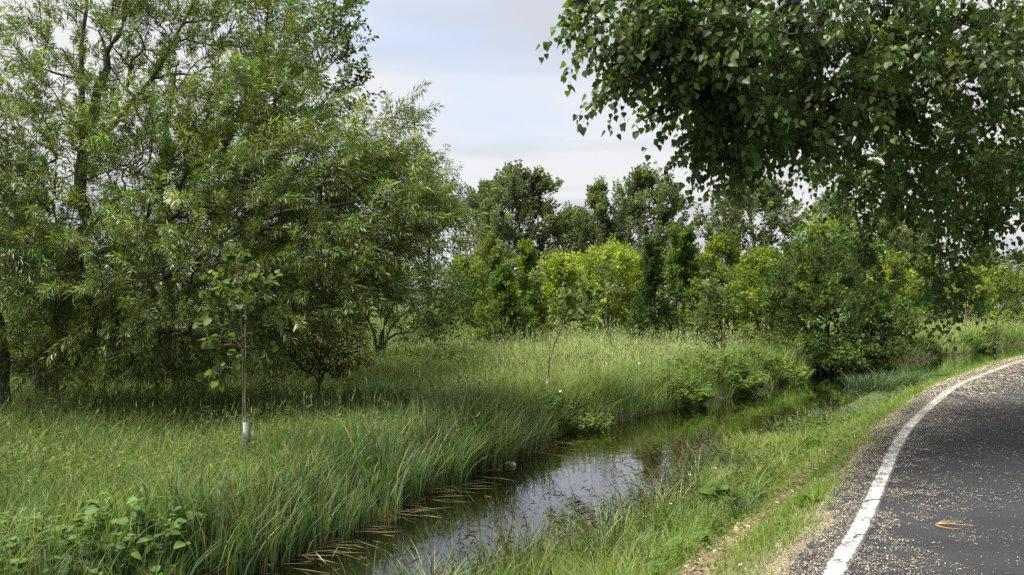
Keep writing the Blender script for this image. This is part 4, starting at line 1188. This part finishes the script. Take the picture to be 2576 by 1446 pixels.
# taller grassy tufts along the near bank further on
sel = RC[(RC[:, 1] > 10.0) & (RC[:, 1] < 15.0)]
d_ = np.gradient(sel, axis=0); nr_ = nrm(np.stack([d_[:, 1], -d_[:, 0]], 1))
for j, i_ in enumerate(np.linspace(0, len(sel) - 1, 8).astype(int)):
    p_ = sel[i_] + nr_[i_] * RNG.uniform(.45, .75)
    reed_clump('long-bladed green grass tuft on the near bank between stream and verge', p_[0], p_[1], .36, 130, RNG.uniform(.22, .42), .014, [(.07, .115, .03), (.09, .14, .035), (.06, .10, .035)], lean=(.2, .9),
               group='grass tufts on the near bank', red=False, name='bank_sedge', spikes=8, segs=3)
for px, D, off, lab in ((2262, 19.6, .7, 'dark blue-green sedge dome at the stream bend beyond the verge'), (2195, 18.8, .6, 'smaller dark sedge tuft before the dome at the stream bend')):
    x_ = (px - 1288) * D / F
    reed_clump(lab, x_, D, .6, 420, .46, .016, [(.035, .070, .032), (.045, .085, .040)], lean=(.3, 1.0), red=False, name='bank_sedge', segs=3)

def herb(name, label, px, D, rx, ry, nst, hgt, leafl, leafw, cols, shape='ovate', nlv=9, n_obj=0, obj='ovate', group=None, cat='plant', mat=None, zoff=0.0, dense=1.0):
    """leafy stems growing from an elliptical patch"""
    x = (px - 1288) * D / F
    b_ = np.array([x, D, gz(x, D)])
    root = thing(name, label, cat, b_, group)
    a_ = rnd(nst, 0, 6.283); r_ = np.sqrt(rnd(nst, 0, 1))
    xy = np.stack([x + np.cos(a_) * r_ * rx, D + np.sin(a_) * r_ * ry], 1)
    z = height(xy)
    P = np.c_[xy, np.maximum(z, WATER_Z)]
    H_ = hgt * rnd(nst, .6, 1.15) * (1 - .45 * r_ ** 2)
    ln = rnd(nst, .1, .5)
    ac = Acc()
    sc = pick([(.06, .085, .03), (.08, .075, .035)], nst)
    blades(ac, P, H_, np.full(nst, .008), a_, ln, sc, sc, 3, 2.0)
    tag(link('stems', ac.mesh('stems', M_REED, b_), root), kind='stuff')
    u = rnd((nst, nlv), .25, 1.03)
    Q = P[:, None] + np.stack([np.cos(a_)[:, None] * (H_ * ln)[:, None] * u ** 2, np.sin(a_)[:, None] * (H_ * ln)[:, None] * u ** 2, H_[:, None] * (u - .35 * ln[:, None] * u ** 2.4)], -1)
    Q = Q.reshape(-1, 3); n = len(Q)
    th = rnd(n, 0, 6.283)
    A = np.stack([np.cos(th), np.sin(th), rnd(n, -.5, .35)], 1)
    Nn = nrm(np.array([0, -.15, 1.]) + RNG.normal(size=(n, 3)) * .28)
    L = leafl * rnd(n, .6, 1.3)
    C = pick(cols, n)
    keep = np.ones(n, bool)
    if n_obj:
        app = np.where(in_view(Q, .99), L / np.linalg.norm(Q - np.array([0, 0, CAMZ]), axis=1) + .004 * (Q[:, 2] - Q[:, 2].min()), 0)
        ix = np.argsort(-app)[:n_obj]; ix = ix[app[ix] > 0]
        leaf_objects(root, b_, Q[ix], A[ix], Nn[ix], L[ix], name + str(leafl), obj, cols, mat or M_LEAF)
        keep[ix] = False
    if keep.any():
        ac = Acc()
        leaves(ac, Q[keep], A[keep], Nn[keep], L[keep], L[keep] * leafw, shape, C[keep])
        tag(link('foliage', ac.mesh('foliage', mat or M_LEAF, b_), root), kind='stuff')
    return root
C_BRAM = [(.085, .160, .036), (.105, .185, .042), (.130, .205, .050), (.072, .135, .038)]
herb('bramble', 'bramble patch with broad toothed leaves in the bottom corner by the reeds', 120, 5.9, .95, .55, 120, .50, .080, .75, C_BRAM, n_obj=280, nlv=6)
herb('bramble', 'smaller bramble clump with pale young leaves touching the reed bed', 380, 6.4, .38, .35, 46, .46, .078, .75, C_BRAM, n_obj=130, nlv=6)
C_NET = [(.085, .145, .026), (.105, .170, .030), (.065, .115, .022), (.130, .180, .036)]
herb('nettle_patch', 'dense green nettle mound on the far bank in front of the staked young tree', 1800, 18.2, 1.05, .8, 210, .72, .10, .55, C_NET, nlv=14)
herb('nettle_patch', 'lower nettle mound at the waterline left of the dense green mound', 1690, 16.2, .8, .55, 130, .55, .09, .55, C_NET, nlv=14)
herb('nettle_patch', 'grassy nettle mound between the dense green mound and the dark waterside bush', 1930, 20.2, 1.1, .7, 170, .62, .10, .5, C_NET, nlv=13)
herb('bindweed_patch', 'yellowish green creeping herbs on the far bank where the water turns brown', 1430, 13.4, .75, .45, 130, .34, .06, .7, [(.11, .16, .03), (.14, .19, .035), (.085, .13, .028)], nlv=12)
herb('bank_herbs', 'fresh green leafy herbs above the largest reed tussock', 1370, 13.2, .4, .35, 46, .42, .085, .8, C_NET, nlv=9)
herb('bank_herbs', 'leafy green herbs on the far bank of the right-hand water', 2400, 30.0, 1.4, .5, 110, .4, .14, .5, C_NET, nlv=12)
herb('bank_herbs', 'dark leafy herbs at the waterline right of the waterside bush', 2290, 27.4, 1.0, .5, 100, .45, .13, .5, C_NET[:3], nlv=12)
herb('meadow_forbs', 'taller leafy forbs in the meadow between the willow and the hornbeams', 1090, 19, 1.6, 1.1, 130, .75, .12, .4, C_NET, nlv=12)
herb('meadow_forbs', 'green forbs in meadow shade in front of the low brownish thicket', 980, 13.0, .9, .6, 90, .45, .09, .5, C_NET, nlv=10)
herb('comfrey', 'comfrey plant with long rough leaves in the near bank grass', 1830, 8.5, .22, .2, 12, .34, .16, .32, [(.07, .125, .03), (.09, .145, .035)], nlv=7, n_obj=60)
herb('dock_plant', 'low dock with broad leaves on the verge near the bare strip', 1700, 6.6, .24, .2, 12, .20, .13, .42, [(.075, .14, .028), (.10, .165, .032)], nlv=6, n_obj=60)
herb('dock_plant', 'small weed rosette with broad leaves beside the road edge', 2035, 6.25, .08, .08, 7, .12, .07, .45, [(.075, .14, .028), (.10, .165, .032)], nlv=5, n_obj=30)

# ------------------------------------------------------------------ small things
def flat_mat(name, col, rough=.7):
    m_, t_, p_ = principled(name)
    n_ = noise_node(t_, 60, 4, .7, wpos(t_))
    c = np.array(col)
    t_.links.new(ramp(t_, n_, [(.3, tuple(c * .7)), (.7, tuple(np.minimum(c * 1.2, 1)))]), p_.inputs['Base Color'])
    p_.inputs['Roughness'].default_value = rough
    return m_
# poplar fluff on the road
acc = Acc()
for y0, y1, x0, x1, dens, sz in ((2.6, 7, -.5, 5, 12000, .007), (7, 12, 2, 9, 7000, .0095), (12, 19, 5, 14, 3200, .016), (19, 27, 10, 23, 900, .03)):
    P, (dl, dr, dw) = scatter(x0, x1, y0, y1, dens, 1.15, lambda P, dl, dr, dw: (dw > -.55) & (dw < 4.5))
    clump = vnoise(P[:, 0], P[:, 1], .35, 41) * .5 + vnoise(P[:, 0], P[:, 1], .10, 42) * .5 + vnoise(P[:, 0], P[:, 1], .04, 43) * .45
    far_ = smooth(6, 12, P[:, 1])
    w_ = np.where(dw < 0, 1.1 - .5 * smooth(.3, .55, -dw), .72 * np.exp(-np.maximum(dw - .15, 0) / (.33 + .25 * far_)) + .006)
    w_ = w_ * np.clip(.42 + 1.6 * clump + .4 * far_ + .55 * (dw < .02), .02, 1.5) * np.where(np.abs(dw) < .06, .16 + .9 * far_, 1) * (1 + .7 * far_ * np.exp(-np.abs(dw) / .4))
    kp = rnd(len(P), 0, 1) < w_
    P = P[kp]; dwk = dw[kp]; n = len(P)
    P[:, 2] = np.where(dwk > -EDGE - .08, .008, P[:, 2] + .014) + rnd(n, 0, .004)
    a_ = rnd(n, 0, 6.283)
    s_ = sz * rnd(n, .35, 1.5)
    elong = np.where(rnd(n, 0, 1) < .25, 2.4, 1)
    leaves(acc, P, np.stack([np.cos(a_), np.sin(a_), rnd(n, -.1, .2)], 1), nrm(np.array([0, 0, 1.]) + RNG.normal(size=(n, 3)) * .2), s_ * elong, s_ * rnd(n, .5, 1.1) / np.sqrt(elong), 'rhomb',
           pick([(.44, .41, .34), (.52, .50, .44), (.36, .31, .22), (.40, .36, .27), (.22, .16, .09), (.13, .085, .05)], n))
tag(link('poplar_fluff', acc.mesh('poplar_fluff', M_DRY)), 'white poplar fluff and husks strewn along the road edge', 'fluff', None, 'stuff')
# forked dry twig on the asphalt
tw = at(2390, 1325, 5.43); tw[2] = .008
M_TWIG = flat_mat('dry_twig', (.34, .22, .09))
ac = Acc()
for pts_, r_ in (([(-.09, .02, .006), (0, .012, .012), (.06, .0, .010), (.16, -.012, .006)], .0055), ([(-.07, .035, .006), (-.02, .03, .018), (.05, .045, .012), (.14, .10, .006)], .004),
                 ([(-.10, -.01, .006), (-.08, -.06, .010), (-.02, -.085, .006), (.03, -.08, .006)], .0045), ([(-.05, .05, .006), (-.01, .07, .014), (.02, .06, .008)], .0035)):
    S = catmull(np.array(pts_), 5)
    tube_path(ac, S, np.linspace(r_, r_ * .4, len(S)), 6, np.array([.3, .2, .1]))
tag(link('dry_twig', ac.mesh('dry_twig', M_TWIG, (0, 0, 0), True), None, tw), 'forked tan dry twig lying on the asphalt', 'twig')
tw2 = at(2230, 1205 + 60, 6.0); tw2[2] = .008
for (px, py), ln, ang, lab in (((2215, 1262), .26, .1, 'thin dark brown stick just right of the white line'), ((2170, 1180 + 170), .18, .5, 'short brown stick lying in the fluff low on the road'), ((1990 + 60, 1400), .20, 1.0, 'dark stick at the grass edge near the bottom of the white line')):
    D = 1.65 * F / (py - 723)
    q_ = at(px, py, D); q_[2] = .010
    ac = Acc()
    S = catmull(np.array([(-ln / 2, 0, 0), (-ln * .15, .012, .006), (ln * .2, -.004, .004), (ln / 2, .02, 0)]), 5)
    R_ = np.array([[math.cos(ang), -math.sin(ang), 0], [math.sin(ang), math.cos(ang), 0], [0, 0, 1]])
    tube_path(ac, S @ R_.T, np.linspace(.005, .0025, len(S)), 6, np.array([.1, .07, .05]))
    tag(link('brown_stick', ac.mesh('brown_stick', M_BARK, (0, 0, 0), True), None, q_), lab, 'twig')
# crumpled pale container floating by the reeds
D = (CAMZ - WATER_Z) * F / (1172 - 723)
fb = at(1283, 1172, D); fb[2] = WATER_Z
ac = Acc()
u = nrm(np.array([[x_, y_, z_] for x_ in np.linspace(-1, 1, 7) for y_ in np.linspace(-1, 1, 7) for z_ in np.linspace(-1, 1, 5) if max(abs(x_), abs(y_), abs(z_)) > .99]))
import bmesh
bm = bmesh.new()
bmesh.ops.create_icosphere(bm, subdivisions=2, radius=1.0)
bv = np.array([v.co[:] for v in bm.verts]); bf = np.array([[v.index for v in f.verts] for f in bm.faces])
bm.free()
bx = np.sign(bv) * np.abs(bv) ** .55
bx = bx * np.array([.075, .05, .036]) * (1 + .10 * RNG.normal(size=(len(bv), 1)))
bx[:, 2] += .018
ac.add(bx, bf, np.array([.5, .48, .3]))
tag(link('floating_container', ac.mesh('floating_container', flat_mat('yellowed_plastic', (.50, .47, .28), .5), (0, 0, 0)), None, fb), 'pale yellowish crumpled container floating beside the reed tussock', 'litter')
# straw and cut reed floating at the water's edge
acc = Acc()
LC2 = catmull(LEFT, 40)
for k in range(260):
    q_ = LC2[(LC2[:, 1] > 6) & (LC2[:, 1] < 12.5)]
    q_ = q_[RNG.integers(len(q_))]
    off = abs(RNG.normal(0, .22)) + .02
    c = np.array([q_[0] + off * .8, q_[1] - off * .55, WATER_Z + .006 + RNG.uniform(0, .01)])
    if rnd(1, 0, 1)[0] > .55 + .6 * vnoise(np.array([c[0]]), np.array([c[1]]), .6, 51)[0]:
        continue
    a_ = RNG.normal(-.1, .5); l_ = RNG.uniform(.08, .45)
    leaves(acc, c[None], np.array([[math.cos(a_), math.sin(a_), RNG.uniform(-.02, .05)]]), np.array([[0, 0, 1.]]), np.array([l_]), np.array([RNG.uniform(.005, .012)]), 'straw',
           pick([(.24, .20, .10), (.14, .13, .06), (.30, .27, .16), (.10, .13, .05)], 1))
tag(link('floating_straw', acc.mesh('floating_straw', M_DRY)), 'dead reed blades and straw floating along the far waterline', 'debris', None, 'stuff')
# dandelion clocks
M_CLOCK = flat_mat('dandelion_down', (.66, .66, .62), .9)
M_STEM = flat_mat('flower_stem', (.09, .12, .04))
for px, py, D, lab in ((1609, 915, 17.0, 'white dandelion clock in meadow grass before the nettle mound'), (1208, 958, 14.0, 'white dandelion clock in meadow grass left of the bent sapling'), (1410, 985, 13.2, 'white dandelion clock low on the bank near the bent sapling')):
    c = at(px, py, D)
    b_ = np.array([c[0], c[1], gz(c[0], c[1])])
    root = thing('dandelion', lab, 'flower', b_, 'dandelion clocks')
    ac = Acc(); tube_path(ac, np.linspace(b_, c, 5), np.full(5, .003), 5, np.array([.1, .1, .05])); link('stem', ac.mesh('stem', M_STEM, b_), root)
    ac = Acc(); ac.add(c + bv * .026 * (1 + .18 * RNG.normal(size=(len(bv), 1))), bf, np.array([.6, .6, .6])); link('seed_head', ac.mesh('seed_head', M_CLOCK, b_), root)
# small yellow and cream flowers
M_YEL = flat_mat('yellow_petal', (.70, .50, .03), .5)
M_CREAM = flat_mat('cream_petal', (.66, .64, .42), .6)
for px, py, D, mt, lab in ((1687, 1268, 7.6, M_YEL, 'single yellow buttercup at the near bank by the sedges'), (1735, 1195, 8.6, M_CREAM, 'cream flower on the near bank above the buttercup'), (1800, 1178, 8.9, M_CREAM, 'cream flower beside the comfrey leaves'),
                           (1882, 1325, 6.3, M_CREAM, 'small pale flower low in the verge grass')):
    c = at(px, py, D)
    b_ = np.array([c[0], c[1], min(gz(c[0], c[1]), c[2] - .05)])
    root = thing('wild_flower', lab, 'flower', b_, 'flowers on the near bank')
    ac = Acc(); tube_path(ac, np.linspace(b_, c, 5), np.full(5, .002), 5, np.array([.1, .1, .05])); link('stem', ac.mesh('stem', M_STEM, b_), root)
    ac = Acc()
    th = np.arange(5) * 1.2566
    leaves(ac, np.tile(c, (5, 1)), np.stack([np.cos(th), np.sin(th), np.full(5, .5)], 1), np.tile([0, 0, 1.], (5, 1)), np.full(5, .018), np.full(5, .017), 'ovate', np.tile([.6, .5, .1], (5, 1)))
    link('petals', ac.mesh('petals', mt, b_), root)
# overhead wires far off at the right
for zt, lab in ((613, 'upper thin overhead wire crossing the sky at the right frame edge'), (627, 'lower thin overhead wire crossing the sky at the right frame edge')):
    a_ = at(2330, zt + 6, 150); b2 = at(3300, zt - 14, 150)
    S = np.linspace(a_, b2, 24); u = np.linspace(0, 1, 24)
    S[:, 2] -= 4 * .8 * u * (1 - u)
    ac = Acc(); tube_path(ac, S, np.full(24, .022), 5, np.array([.1, .1, .1]))
    tag(link('overhead_wire', ac.mesh('overhead_wire', flat_mat('wire', (.20, .20, .21)), a_), None, a_), lab, 'wire', 'overhead wires')
#@@END@@
